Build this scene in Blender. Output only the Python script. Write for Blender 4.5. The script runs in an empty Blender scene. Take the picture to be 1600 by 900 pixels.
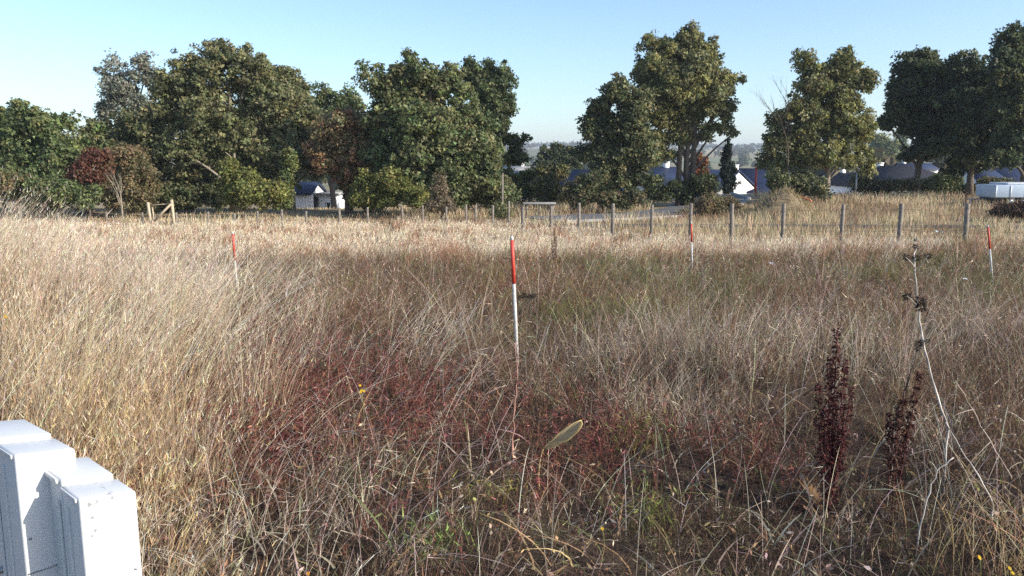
import bpy, math, random
import numpy as np
from mathutils import Vector, Matrix

# ------------------------------------------------------------------ camera, sky, sun, exposure
sc = bpy.context.scene
COL = sc.collection
rng = np.random.default_rng(7)
random.seed(7)
CAM_Z = 1.7
FPX = 1250.0                       # focal length in pixels of the 1600 px wide photograph
PITCH = math.atan(200.0 / FPX)     # horizon sits 200 px above the middle

cam_d = bpy.data.cameras.new('camera')
cam_d.sensor_width = 36.0
cam_d.lens = FPX / 1600.0 * 36.0
cam_d.clip_start = 0.05
cam_d.clip_end = 12000
cam = bpy.data.objects.new('camera', cam_d)
COL.objects.link(cam)
cam.location = (0, 0, CAM_Z)
cam.rotation_euler = (math.radians(90) - PITCH, 0, 0)
sc.camera = cam

SUN_AZ = math.radians(113)          # clockwise from the view direction (+Y): the sun stands to the right
SUN_EL = math.radians(25)
world = bpy.data.worlds.new('World')
sc.world = world
world.use_nodes = True
nt = world.node_tree
bg = nt.nodes['Background']
sky = nt.nodes.new('ShaderNodeTexSky')
sky.sky_type = 'NISHITA'
sky.sun_disc = False
sky.sun_elevation = SUN_EL
sky.sun_rotation = SUN_AZ
sky.altitude = 50
sky.air_density = 0.9
sky.dust_density = 0.9
sky.ozone_density = 3.0
nt.links.new(sky.outputs[0], bg.inputs[0])
bg.inputs[1].default_value = 0.15

sun_d = bpy.data.lights.new('sun', 'SUN')
sun_d.energy = 4.3
sun_d.angle = math.radians(0.5)
sun_d.color = (1.0, 0.93, 0.82)
sun = bpy.data.objects.new('sun', sun_d)
COL.objects.link(sun)
sdir = Vector((math.sin(SUN_AZ) * math.cos(SUN_EL), math.cos(SUN_AZ) * math.cos(SUN_EL), math.sin(SUN_EL)))
sun.rotation_euler = sdir.to_track_quat('Z', 'Y').to_euler()

sc.view_settings.view_transform = 'Standard'
sc.view_settings.look = 'None'
sc.view_settings.gamma = 1.0
sc.view_settings.exposure = 0.72
sc.view_settings.use_curve_mapping = False
sc.render.engine = 'CYCLES'
sc.cycles.use_denoising = False
sc.cycles.max_bounces = 5
sc.cycles.diffuse_bounces = 3
sc.cycles.glossy_bounces = 2
sc.cycles.transmission_bounces = 4
sc.cycles.transparent_max_bounces = 4
sc.cycles.sample_clamp_indirect = 4.0
sc.cycles.volume_bounces = 0

# ------------------------------------------------------------------ helpers
CP, SP = math.cos(PITCH), math.sin(PITCH)

def ray(px, py):
    a = (px - 800.0) / FPX
    b = (450.0 - py) / FPX
    return np.array([a, CP + b * SP, -SP + b * CP])

def at(px, py, Y):
    """the place on the ray through a pixel of the photograph that lies Y metres ahead"""
    r = ray(px, py)
    return np.array([0, 0, CAM_Z]) + r * (Y / r[1])

def sstep(a, b, v):
    t = np.clip((v - a) / (b - a), 0, 1)
    return t * t * (3 - 2 * t)

def g(x, y):
    """height of the ground"""
    x = np.asarray(x, float); y = np.asarray(y, float)
    yy = np.clip(y, -8, None)
    z = np.where(yy < 24, -0.058 * yy, -1.392)
    z = z + 0.21 * sstep(4.6, 7.0, y) * sstep(26, 20, y) + 0.58 * np.exp(-((x + 5.7) / 2.3) ** 2 - ((y - 7.4) / 3.2) ** 2)
    z = z + 0.22 * np.exp(-((x - 13) / 5) ** 2 - ((y - 22) / 6) ** 2)
    near = np.exp(-(y / 30.0) ** 2)
    z = z + near * 0.045 * (np.sin(x * 1.7 + 0.6 * y) + np.sin(1.3 * y - 0.8 * x + 1.0) + 0.6 * np.sin(3.1 * x + 2.2 * y))
    z = z + 0.5 * sstep(38, 52, y) * sstep(6, 20, x)
    lw = sstep(-4, -10, x)
    z = z - 2.6 * (lw * sstep(51, 66, y) + (1 - lw) * sstep(62, 86, y)) - 3.0 * sstep(100, 320, y)
    far = sstep(350, 1700, y)
    z = z + far * (27 + 5 * np.sin(x / 310.0 + 0.7) + 2.5 * np.sin(x / 97.0))
    return z

def gz(x, y):
    return float(g(x, y))

def nodes_of(m):
    m.use_nodes = True
    return m.node_tree, m.node_tree.nodes['Principled BSDF']

MATS = {}
def pmat(name, col, rough=0.7, var=0.25, scale=8.0, col2=None, bump=0.0, spec=0.5, metallic=0.0, detail=6.0):
    """a plain procedural material: two tones mixed by noise, optional fine relief"""
    m = bpy.data.materials.new(name)
    t, b = nodes_of(m)
    tc = t.nodes.new('ShaderNodeTexCoord')
    nz = t.nodes.new('ShaderNodeTexNoise')
    nz.inputs['Scale'].default_value = scale
    nz.inputs['Detail'].default_value = detail
    nz.inputs['Roughness'].default_value = 0.65
    t.links.new(tc.outputs['Object'], nz.inputs['Vector'])
    rp = t.nodes.new('ShaderNodeValToRGB')
    c2 = col2 if col2 else tuple(c * (1 - var) for c in col)
    rp.color_ramp.elements[0].position = 0.32
    rp.color_ramp.elements[1].position = 0.68
    rp.color_ramp.elements[0].color = (*c2, 1)
    rp.color_ramp.elements[1].color = (*col, 1)
    t.links.new(nz.outputs['Fac'], rp.inputs['Fac'])
    t.links.new(rp.outputs['Color'], b.inputs['Base Color'])
    b.inputs['Roughness'].default_value = rough
    b.inputs['Metallic'].default_value = metallic
    b.inputs['Specular IOR Level'].default_value = spec
    if bump:
        bp = t.nodes.new('ShaderNodeBump')
        bp.inputs['Strength'].default_value = bump
        bp.inputs['Distance'].default_value = 0.02
        t.links.new(nz.outputs['Fac'], bp.inputs['Height'])
        t.links.new(bp.outputs['Normal'], b.inputs['Normal'])
    MATS[name] = m
    return m

def leafmat(name, trans=0.35, rough=0.55, spec=0.3):
    """colour of each blade or leaf comes from its own colour attribute; thin, so some light passes through"""
    m = bpy.data.materials.new(name)
    t, b = nodes_of(m)
    at_ = t.nodes.new('ShaderNodeAttribute'); at_.attribute_name = 'Col'
    tc = t.nodes.new('ShaderNodeTexCoord')
    nz = t.nodes.new('ShaderNodeTexNoise'); nz.inputs['Scale'].default_value = 2.3; nz.inputs['Detail'].default_value = 3
    t.links.new(tc.outputs['Object'], nz.inputs['Vector'])
    mr = t.nodes.new('ShaderNodeMapRange')
    mr.inputs['From Min'].default_value = 0.3; mr.inputs['From Max'].default_value = 0.7
    mr.inputs['To Min'].default_value = 0.85; mr.inputs['To Max'].default_value = 1.15
    t.links.new(nz.outputs['Fac'], mr.inputs['Value'])
    mx = t.nodes.new('ShaderNodeVectorMath'); mx.operation = 'SCALE'
    t.links.new(at_.outputs['Color'], mx.inputs[0]); t.links.new(mr.outputs['Result'], mx.inputs['Scale'])
    t.links.new(mx.outputs['Vector'], b.inputs['Base Color'])
    b.inputs['Roughness'].default_value = rough
    b.inputs['Specular IOR Level'].default_value = spec
    tr = t.nodes.new('ShaderNodeBsdfTranslucent')
    t.links.new(mx.outputs['Vector'], tr.inputs['Color'])
    ms = t.nodes.new('ShaderNodeMixShader'); ms.inputs[0].default_value = trans
    t.links.new(b.outputs[0], ms.inputs[1]); t.links.new(tr.outputs[0], ms.inputs[2])
    t.links.new(ms.outputs[0], t.nodes['Material Output'].inputs['Surface'])
    MATS[name] = m
    return m

class Buf:
    """collects vertices, colours, triangles and quads as arrays and links them as one mesh object"""
    def __init__(self):
        self.v = []; self.c = []; self.t = []; self.q = []; self.n = 0
    def add(self, v, c=None, tris=None, quads=None):
        v = np.asarray(v, np.float32).reshape(-1, 3)
        if c is None: c = np.full((len(v), 3), 0.5, np.float32)
        c = np.asarray(c, np.float32)
        if c.ndim == 1: c = np.broadcast_to(c, (len(v), 3))
        self.v.append(v); self.c.append(c)
        if tris is not None and len(tris): self.t.append(np.asarray(tris, np.int64).reshape(-1, 3) + self.n)
        if quads is not None and len(quads): self.q.append(np.asarray(quads, np.int64).reshape(-1, 4) + self.n)
        self.n += len(v)
    def mesh(self, name, mat, smooth=False):
        me = bpy.data.meshes.new(name)
        v = np.concatenate(self.v); c = np.concatenate(self.c)
        T = np.concatenate(self.t) if self.t else np.zeros((0, 3), np.int64)
        Q = np.concatenate(self.q) if self.q else np.zeros((0, 4), np.int64)
        me.vertices.add(len(v)); me.vertices.foreach_set('co', v.astype(np.float32).ravel())
        loops = np.concatenate([T.ravel(), Q.ravel()]).astype(np.int32)
        me.loops.add(len(loops)); me.loops.foreach_set('vertex_index', loops)
        nf = len(T) + len(Q)
        me.polygons.add(nf)
        st = np.concatenate([np.arange(len(T)) * 3, len(T) * 3 + np.arange(len(Q)) * 4]).astype(np.int32)
        me.polygons.foreach_set('loop_start', st)
        try:
            me.polygons.foreach_set('loop_total', np.concatenate([np.full(len(T), 3), np.full(len(Q), 4)]).astype(np.int32))
        except Exception:
            pass
        if smooth: me.polygons.foreach_set('use_smooth', np.ones(nf, bool))
        ca = me.attributes.new('Col', 'FLOAT_COLOR', 'POINT')
        ca.data.foreach_set('color', np.concatenate([c, np.ones((len(c), 1), np.float32)], 1).astype(np.float32).ravel())
        me.update()
        if mat: me.materials.append(MATS[mat] if isinstance(mat, str) else mat)
        return me
    def build(self, name, mat, parent=None, smooth=False, **tags):
        o = bpy.data.objects.new(name, self.mesh(name, mat, smooth))
        COL.objects.link(o)
        if parent is not None: o.parent = parent
        return tag(o, **tags)

def tag(o, label=None, cat=None, group=None, kind=None):
    if label: o['label'] = label
    if cat: o['category'] = cat
    if group: o['group'] = group
    if kind: o['kind'] = kind
    return o

def empty(name, loc=(0, 0, 0), rz=0.0, **tags):
    o = bpy.data.objects.new(name, None)
    COL.objects.link(o)
    o.location = [float(a) for a in loc]; o.rotation_euler = (0, 0, rz)
    o.empty_display_size = 0.2
    return tag(o, **tags)

BOXQ = [(0, 3, 2, 1), (4, 5, 6, 7), (0, 1, 5, 4), (1, 2, 6, 5), (2, 3, 7, 6), (3, 0, 4, 7)]
def box(b, x0, x1, y0, y1, z0, z1, c=None):
    b.add([(x0, y0, z0), (x1, y0, z0), (x1, y1, z0), (x0, y1, z0), (x0, y0, z1), (x1, y0, z1), (x1, y1, z1), (x0, y1, z1)], c, quads=BOXQ)

def bevbox(name, mat, parent, x0, x1, y0, y1, z0, z1, bev=0.01, seg=2, **tags):
    b = Buf(); box(b, x0, x1, y0, y1, z0, z1)
    o = b.build(name, mat, parent, **tags)
    m = o.modifiers.new('bevel', 'BEVEL'); m.width = bev; m.segments = seg
    return o

def tube(b, pts, rad, sides=6, c=None, cap=True):
    """tapered tube along a polyline"""
    pts = np.asarray(pts, float); n = len(pts)
    rad = np.broadcast_to(np.asarray(rad, float), (n,))
    tan = np.gradient(pts, axis=0)
    tan /= np.linalg.norm(tan, axis=1)[:, None] + 1e-9
    ref = np.array([0.0, 0, 1]) if abs(tan[0][2]) < 0.9 else np.array([1.0, 0, 0])
    vs = []
    for i in range(n):
        s = np.cross(tan[i], ref); s /= np.linalg.norm(s) + 1e-9
        u = np.cross(s, tan[i])
        a = np.arange(sides) * 2 * math.pi / sides
        vs.append(pts[i] + rad[i] * (np.cos(a)[:, None] * s + np.sin(a)[:, None] * u))
    v = np.concatenate(vs)
    q = []
    for i in range(n - 1):
        for k in range(sides):
            k2 = (k + 1) % sides
            q.append((i * sides + k, i * sides + k2, (i + 1) * sides + k2, (i + 1) * sides + k))
    t = []
    if cap:
        v = np.concatenate([v, pts[:1], pts[-1:]])
        for k in range(sides):
            k2 = (k + 1) % sides
            t.append((k2, k, n * sides)); t.append(((n - 1) * sides + k, (n - 1) * sides + k2, n * sides + 1))
    b.add(v, c, t, q)

def rdir(n):
    v = rng.normal(size=(n, 3)); return v / np.linalg.norm(v, axis=1)[:, None]

def norm(v):
    return v / (np.linalg.norm(v, axis=1)[:, None] + 1e-9)

def ribbons(b, P, h, az, lean, curve, w, seg, c0, c1, droop=0.0, taper=0.8, wa=None):
    """N blades or stems at once; returns the tip and a function giving the point at t"""
    N = len(P)
    if N == 0: return None
    f = lambda a: np.broadcast_to(np.asarray(a, float), (N,))
    h, az, lean, curve, w, droop = map(f, (h, az, lean, curve, w, droop))
    dh = np.stack([np.cos(az), np.sin(az), np.zeros(N)], 1)
    wa = rng.uniform(0, math.pi, N) if wa is None else wa
    wd = np.stack([np.cos(wa), np.sin(wa), np.zeros(N)], 1)
    def pt(t):
        t = np.asarray(t, float)
        return P + dh * (h * (lean * t + curve * t * t))[:, None] + np.array([0, 0, 1.0]) * (h * (t - droop * t * t))[:, None]
    c0 = np.broadcast_to(c0, (N, 3)); c1 = np.broadcast_to(c1, (N, 3))
    V = []; C = []
    for k in range(seg):
        t = k / seg
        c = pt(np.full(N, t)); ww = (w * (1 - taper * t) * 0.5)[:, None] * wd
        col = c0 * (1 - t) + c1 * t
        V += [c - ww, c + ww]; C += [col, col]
    V.append(pt(np.ones(N))); C.append(c1)
    m = 2 * seg + 1
    V = np.stack(V, 1).reshape(-1, 3); C = np.stack(C, 1).reshape(-1, 3)
    base = (np.arange(N) * m)[:, None]
    q = [base + np.array([2 * k, 2 * k + 1, 2 * k + 3, 2 * k + 2]) for k in range(seg - 1)]
    t = base + np.array([2 * seg - 2, 2 * seg - 1, 2 * seg])
    b.add(V, C, t, np.concatenate(q) if q else None)
    return pt

def blades2(b, P, D, L, W, c):
    """N single triangles: P start, D unit direction"""
    N = len(P)
    if N == 0: return
    S = norm(np.cross(D, rdir(N))) * (np.broadcast_to(np.asarray(W, float), (N,)) * 0.5)[:, None]
    L = np.broadcast_to(np.asarray(L, float), (N,))[:, None]
    V = np.stack([P - S, P + S, P + D * L], 1).reshape(-1, 3)
    C = np.repeat(np.broadcast_to(c, (N, 3)), 3, 0)
    b.add(V, C, np.arange(N * 3).reshape(-1, 3))

def leaves(b, P, D, S, L, W, c, fold=0.0):
    """N rhombic leaves: P base, D along, S across"""
    N = len(P)
    if N == 0: return
    L = np.broadcast_to(np.asarray(L, float), (N,))[:, None]; W = np.broadcast_to(np.asarray(W, float), (N,))[:, None]
    M = P + D * L * 0.5
    V = np.stack([P, M + S * W * 0.5, P + D * L, M - S * W * 0.5], 1).reshape(-1, 3)
    C = np.repeat(np.broadcast_to(c, (N, 3)), 4, 0)
    b.add(V, C, None, np.arange(N * 4).reshape(-1, 4))

def cvar(base, N, v=0.25, hue=0.08):
    """N colours round a base colour"""
    base = np.asarray(base, float)
    k = np.exp(rng.normal(0, v, N))[:, None]
    return np.clip(np.broadcast_to(base, (N, 3)) * k * (1 + rng.normal(0, hue, (N, 3))), 0.004, 0.9)

# ------------------------------------------------------------------ materials
leafmat('leaf', 0.38)
leafmat('grass', 0.33, rough=0.7, spec=0.2)
leafmat('twig', 0.0, rough=0.8, spec=0.2)
pmat('bark', (0.16, 0.125, 0.09), 0.9, scale=14, col2=(0.055, 0.042, 0.032), bump=0.6)
pmat('pale_bark', (0.34, 0.29, 0.22), 0.9, scale=10, col2=(0.16, 0.13, 0.09), bump=0.6)
pmat('white_wall', (0.80, 0.78, 0.74), 0.85, var=0.10, scale=1.5)
pmat('cream_wall', (0.66, 0.60, 0.50), 0.85, var=0.12, scale=1.5)
pmat('slate', (0.026, 0.038, 0.085), 0.65, scale=5, col2=(0.016, 0.024, 0.055), spec=0.25)  # blue in the base colour stands in for sky reflected by the roofs
pmat('dark_tile', (0.040, 0.036, 0.042), 0.8, scale=5, col2=(0.022, 0.022, 0.030), spec=0.15)
pmat('glass_dark', (0.03, 0.035, 0.045), 0.12, var=0.2)
pmat('frame_white', (0.75, 0.75, 0.74), 0.5, var=0.06)
pmat('weathered_wood', (0.27, 0.23, 0.185), 0.85, scale=9, col2=(0.125, 0.105, 0.085), bump=0.3)
pmat('fresh_wood', (0.50, 0.41, 0.29), 0.8, scale=9, col2=(0.36, 0.28, 0.18), bump=0.2)
pmat('stake_white', (0.74, 0.74, 0.72), 0.6, scale=14, col2=(0.38, 0.35, 0.30), detail=9)
pmat('stake_red', (0.66, 0.060, 0.035), 0.55, scale=22, col2=(0.45, 0.05, 0.035))
pmat('wire', (0.30, 0.29, 0.27), 0.5, var=0.2, metallic=0.7)
pmat('asphalt', (0.14, 0.14, 0.145), 0.85, scale=3, col2=(0.095, 0.095, 0.10))
pmat('dark_surface', (0.05, 0.048, 0.047), 0.9, scale=4, col2=(0.03, 0.03, 0.03))
pmat('kerb_stone', (0.36, 0.35, 0.33), 0.85, scale=6)
pmat('trailer_paint', (0.42, 0.50, 0.60), 0.5, var=0.10, scale=2)
pmat('trailer_top', (0.66, 0.69, 0.72), 0.5, var=0.10, scale=2)
pmat('rubber', (0.025, 0.025, 0.026), 0.8)
pmat('galvanised', (0.40, 0.41, 0.42), 0.45, scale=12, metallic=0.6)
pmat('red_paint', (0.50, 0.05, 0.04), 0.5)
pmat('orange_plastic', (0.75, 0.20, 0.05), 0.5)
pmat('soil_heap', (0.26, 0.19, 0.115), 0.95, scale=3, col2=(0.13, 0.095, 0.06), bump=0.8)
pmat('litter_white', (0.75, 0.76, 0.76), 0.6, var=0.2, scale=20)
pmat('slate_dark_door', (0.03, 0.03, 0.035), 0.5)

def ground_material():
    m = bpy.data.materials.new('field_ground')
    t, b = nodes_of(m)
    geo = t.nodes.new('ShaderNodeNewGeometry')
    def noise(scale, detail=6):
        n = t.nodes.new('ShaderNodeTexNoise'); n.inputs['Scale'].default_value = scale; n.inputs['Detail'].default_value = detail
        n.inputs['Roughness'].default_value = 0.65
        t.links.new(geo.outputs['Position'], n.inputs['Vector']); return n
    def ramp(src, stops):
        r = t.nodes.new('ShaderNodeValToRGB')
        el = r.color_ramp.elements
        while len(el) < len(stops): el.new(0.5)
        for e, (p, c) in zip(el, stops): e.position = p; e.color = (*c, 1)
        t.links.new(src, r.inputs['Fac']); return r
    near = ramp(noise(3.5, 8).outputs['Fac'], [(0.3, (0.035, 0.025, 0.019)), (0.5, (0.07, 0.048, 0.033)), (0.7, (0.13, 0.095, 0.062))])
    mid = ramp(noise(0.35, 8).outputs['Fac'], [(0.35, (0.20, 0.15, 0.085)), (0.5, (0.34, 0.26, 0.16)), (0.65, (0.17, 0.15, 0.07))])
    vor = t.nodes.new('ShaderNodeTexVoronoi'); vor.inputs['Scale'].default_value = 0.007
    t.links.new(geo.outputs['Position'], vor.inputs['Vector'])
    sep = t.nodes.new('ShaderNodeSeparateColor'); t.links.new(vor.outputs['Color'], sep.inputs[0])
    far = ramp(sep.outputs[0], [(0.0, (0.10, 0.13, 0.05)), (0.35, (0.27, 0.22, 0.13)), (0.6, (0.13, 0.16, 0.06)), (1.0, (0.33, 0.28, 0.17))])
    sp = t.nodes.new('ShaderNodeSeparateXYZ'); t.links.new(geo.outputs['Position'], sp.inputs[0])
    def band(a, c):
        r = t.nodes.new('ShaderNodeMapRange'); r.inputs['From Min'].default_value = a; r.inputs['From Max'].default_value = c
        t.links.new(sp.outputs['Y'], r.inputs['Value']); return r
    m1 = t.nodes.new('ShaderNodeMix'); m1.data_type = 'RGBA'
    t.links.new(band(18, 28).outputs[0], m1.inputs[0]); t.links.new(near.outputs[0], m1.inputs[6]); t.links.new(mid.outputs[0], m1.inputs[7])
    m2 = t.nodes.new('ShaderNodeMix'); m2.data_type = 'RGBA'
    t.links.new(band(90, 200).outputs[0], m2.inputs[0]); t.links.new(m1.outputs[2], m2.inputs[6]); t.links.new(far.outputs[0], m2.inputs[7])
    t.links.new(m2.outputs[2], b.inputs['Base Color'])
    b.inputs['Roughness'].default_value = 0.95
    b.inputs['Specular IOR Level'].default_value = 0.15
    bp = t.nodes.new('ShaderNodeBump'); bp.inputs['Strength'].default_value = 0.8; bp.inputs['Distance'].default_value = 0.04
    t.links.new(noise(18, 6).outputs['Fac'], bp.inputs['Height']); t.links.new(bp.outputs[0], b.inputs['Normal'])
    MATS['field_ground'] = m
ground_material()

# ------------------------------------------------------------------ the ground, one sheet to the horizon
def ground():
    def axis(lo, hi, fine, n):
        s = np.linspace(math.asinh(lo / fine), math.asinh(hi / fine), n)
        return np.sinh(s) * fine
    xs = axis(-3500, 3500, 6, 240)
    ys = np.concatenate([np.linspace(-40, 0, 12)[:-1], axis(0.0001, 5000, 8, 260)])
    X, Y = np.meshgrid(xs, ys)
    V = np.stack([X, Y, g(X, Y)], -1).reshape(-1, 3)
    nx, ny = len(xs), len(ys)
    i = np.arange(ny - 1)[:, None] * nx + np.arange(nx - 1)[None, :]
    Q = np.stack([i, i + 1, i + 1 + nx, i + nx], -1).reshape(-1, 4)
    b = Buf(); b.add(V, None, None, Q)
    b.build('ground', 'field_ground', smooth=True, kind='structure', label='dry overgrown field sloping gently to the valley')
ground()

def strip(name, mat, pts, half, lift, label, thick=0.0):
    """a road strip that follows the ground along a polyline"""
    pts = np.asarray(pts, float)
    fine = []
    for a, c in zip(pts[:-1], pts[1:]):
        n = max(2, int(np.linalg.norm(c - a) / 1.0))
        fine += [a + (c - a) * k / n for k in range(n)]
    fine.append(pts[-1]); fine = np.array(fine)
    tan = np.gradient(fine, axis=0); tan /= np.linalg.norm(tan, axis=1)[:, None]
    nrm = np.stack([-tan[:, 1], tan[:, 0]], 1)
    rows = []
    offs = np.linspace(-half, half, 5)
    for o in offs:
        p = fine + nrm * o
        rows.append(np.stack([p[:, 0], p[:, 1], g(p[:, 0], p[:, 1]) + lift], 1))
    b = Buf(); n = len(fine)
    V = np.concatenate(rows)
    Q = []
    for r in range(4):
        for k in range(n - 1):
            Q.append((r * n + k, (r + 1) * n + k, (r + 1) * n + k + 1, r * n + k + 1))
    b.add(V, None, None, Q)
    if thick:
        for r in (0, 4):
            lo = rows[r] - np.array([0, 0, thick])
            b.add(np.concatenate([rows[r], lo]), None, None, [(k, k + 1, n + k + 1, n + k) for k in range(n - 1)])
    o = b.build(name, mat, kind='structure', label=label)
    return o
strip('road', 'asphalt', [(1.5, 42), (7, 45), (11.5, 49), (14, 56), (15, 64)], 2.3, 0.03, 'grey access road behind the post fence')
strip('kerb', 'kerb_stone', [(2.7, 39.9), (8.3, 42.9), (13.4, 47.6), (16.4, 55.5), (17.4, 64)], 0.10, 0.13, 'pale kerb along the access road', 0.25)

strip('dark_strip', 'dark_surface', [(0.5, 38.2), (9, 38.0), (20, 37.4), (34, 36.5)], 0.75, 0.03, 'dark narrow strip beyond the post fence')  # narrow dark band laid along the ground

# ------------------------------------------------------------------ trees
def bez(a, b_, c, n):
    t = np.linspace(0, 1, n)[:, None]
    return (1 - t) ** 2 * a + 2 * t * (1 - t) * b_ + t * t * c

def crown_leaves(b, lobes, cols, nleaf, lsize, clump=0.38, fill=0.25, hole=0.0, grain=0.17):
    """leaf faces gathered in clumps over the lobes (centre, radii) of a crown; returns clump centres"""
    # each lobe breaks up into smaller knobs so that no smooth ball remains
    knobs = []
    for c, r in lobes:
        k = int(np.clip(4 + 5 * (r[0] * r[2]) ** 0.5, 5, 12))
        u = rdir(k) * (rng.uniform(0.40, 0.98, k))[:, None]; u[:, 1] *= 0.85
        for q in u:
            if hole and rng.random() < hole * 0.9: continue
            knobs.append((c + q * r * np.array([1, 1, 0.95]), r * rng.uniform(0.24, 0.54) * (1 + rng.normal(0, 0.14, 3))))
        knobs.append((c, r * (0.6 if hole < 0.1 else 0.42)))
    lobes = knobs
    area = np.array([(r[0] * r[1] + r[1] * r[2] + r[0] * r[2]) for c, r in lobes])
    share = area / area.sum()
    allc = []
    for (c, r), s in zip(lobes, share):
        n = max(12, int(nleaf * s))
        ncl = max(3, int(n / 30))
        u = rdir(ncl)
        u[:, 2] = np.where((u[:, 2] < -0.6) & (rng.random(ncl) < 0.5), -u[:, 2], u[:, 2])
        rad = np.where(rng.random(ncl) < fill, rng.uniform(0.2, 0.7, ncl), np.where(rng.random(ncl) < 0.14, rng.uniform(1.1, 1.4, ncl), rng.uniform(0.72, 1.08, ncl)))
        # lumpy outline
        lump = 1 + 0.16 * np.sin(u[:, 0] * 5 + c[0]) * np.cos(u[:, 2] * 6 + c[2]) + rng.normal(0, 0.05, ncl)
        cc = c + u * r * (rad * lump)[:, None]
        csz0 = np.where(rad > 1.1, 0.55, 1.0)
        if hole:
            keep = rng.random(ncl) > hole
            cc = cc[keep]; u = u[keep]; csz0 = csz0[keep]; ncl = len(cc)
        if ncl == 0: continue
        csz = clump * rng.uniform(0.6, 1.3, ncl) * csz0
        ccol = np.array(cols)[rng.choice(len(cols), ncl)] * np.exp(rng.normal(0, 0.18, ncl))[:, None]
        k = rng.integers(0, ncl, n)
        v = rdir(n); v[:, 2] *= 0.8
        rr = rng.random(n) ** 0.4
        P = cc[k] + v * (csz[k] * rr)[:, None]
        nrmv = norm(0.5 * v + 0.5 * u[k] + 0.25 * np.array([0, 0, 1.0]) + 0.9 * rdir(n))
        D = norm(np.cross(nrmv, rdir(n))); S = np.cross(nrmv, D)
        L = lsize * rng.uniform(0.6, 1.35, n)
        W = L * rng.uniform(0.8, 1.1, n)
        V = np.stack([P - S * (W * 0.5)[:, None], P + S * (W * 0.5)[:, None], P + D * L[:, None]], 1).reshape(-1, 3)
        col = np.clip(ccol[k] * np.exp(rng.normal(0, grain, n))[:, None] * (1 + rng.normal(0, 0.07, (n, 3))), 0.003, 0.8)
        b.add(V, np.repeat(col, 3, 0), np.arange(n * 3).reshape(-1, 3))
        allc.append(cc)
    return np.concatenate(allc)

def tree(name, label, Y, base_px, lobes_px, cols, nleaf, lsize=0.26, trunk_r=0.22, bark='bark', group=None, cat='tree',
         depth=0.85, fork=0.35, stems=None, clump=0.38, fill=0.25, hole=0.0, twigs=7, base_y=None, lean=0.0, bare=None, extra=None):
    """lobes_px: (px, py, rx_px, ry_px[, dY]) read off the photograph at the tree's own distance Y"""
    s = Y / FPX
    bx = at(base_px, 300, Y)[0]; bz = gz(bx, Y) - 0.15
    root = empty(name, (bx, Y, bz), label=label, cat=cat, group=group)
    org = np.array([bx, Y, bz])
    lobes = []
    for L in lobes_px:
        px, py, rx, ry = L[:4]
        dY = L[4] if len(L) > 4 else rng.uniform(-0.25, 0.25) * rx * s
        c = at(px, py, Y + dY) - org
        lobes.append((c, np.array([rx * s, min(rx, ry * 1.3) * s * depth, ry * s])))
    cb = Buf()
    cc = crown_leaves(cb, lobes, cols, int(nleaf * 2.6), lsize * 0.68, clump, fill, hole)
    cb.build('crown', 'leaf', root)
    tb = Buf()
    top = max(l[0][2] for l in lobes)
    for (sx, lean_) in (stems or [(0.0, lean)]):
        hgt = top * 0.95
        pts = []
        for k in range(7):
            t = k / 6
            pts.append((sx + lean_ * t * hgt + rng.normal(0, 0.05) * (k > 0), rng.normal(0, 0.05) * (k > 0), t * hgt))
        tube(tb, pts, trunk_r * np.array([1.35, 1.0, 0.88, 0.74, 0.58, 0.4, 0.15]), 9)
        spine = np.array(pts)
    for i, (c, r) in enumerate(lobes):
        z0 = np.clip(c[2] * rng.uniform(fork, fork + 0.3), 0.3, top * 0.85)
        k = z0 / (top * 0.95) * 6; k0 = int(min(5, k))
        st = spine[k0] + (spine[k0 + 1] - spine[k0]) * (k - k0)
        mid = (st + c) / 2 + np.array([0, 0, 0.10 * np.linalg.norm(c - st)]) + rng.normal(0, 0.15, 3)
        limb = bez(st, mid, c + np.array([0, 0, -0.2 * r[2]]), 6)
        tube(tb, limb, trunk_r * np.linspace(0.5, 0.16, 6), 6)
        for j in range(twigs):
            q = cc[rng.integers(0, len(cc))]
            if np.linalg.norm((q - c) / r) > 1.2: continue
            a = limb[rng.integers(2, 6)]
            tube(tb, bez(a, (a + q) / 2 + rng.normal(0, 0.2, 3), q, 4), trunk_r * np.linspace(0.17, 0.04, 4), 4)
    if bare:
        for (p0, p1, r0) in bare:
            a = at(p0[0], p0[1], Y - 1.0) - org; c = at(p1[0], p1[1], Y - 1.8) - org
            tube(tb, bez(a, (a + c) / 2 + np.array([0, 0, 0.25]), c, 6), np.linspace(r0, r0 * 0.35, 6), 6)
    tb.build('trunk', bark, root, smooth=True)
    if extra: extra(root, org, cc)
    return root

OL = [(0.100, 0.104, 0.046), (0.080, 0.088, 0.040), (0.120, 0.118, 0.055), (0.070, 0.082, 0.036)]          # olive oak
OLY = OL + [(0.155, 0.150, 0.055), (0.135, 0.140, 0.045)]
GR = [(0.072, 0.098, 0.038), (0.090, 0.112, 0.044), (0.060, 0.085, 0.034), (0.105, 0.120, 0.045)]           # green
DG = [(0.050, 0.068, 0.030), (0.065, 0.080, 0.034), (0.042, 0.058, 0.028), (0.085, 0.095, 0.036)]          # dark green
GY = [(0.125, 0.135, 0.100), (0.105, 0.115, 0.085), (0.145, 0.150, 0.110)]                                # grey green
RU = [(0.165, 0.095, 0.048), (0.140, 0.104, 0.052), (0.110, 0.100, 0.046), (0.175, 0.105, 0.055), (0.10, 0.096, 0.046)]  # russet
RD = [(0.19, 0.075, 0.048), (0.15, 0.065, 0.042), (0.16, 0.10, 0.055)]
YG = [(0.150, 0.165, 0.045), (0.120, 0.145, 0.042), (0.175, 0.175, 0.055)]
BR = [(0.15, 0.115, 0.060), (0.12, 0.105, 0.052), (0.10, 0.10, 0.048)]

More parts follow.
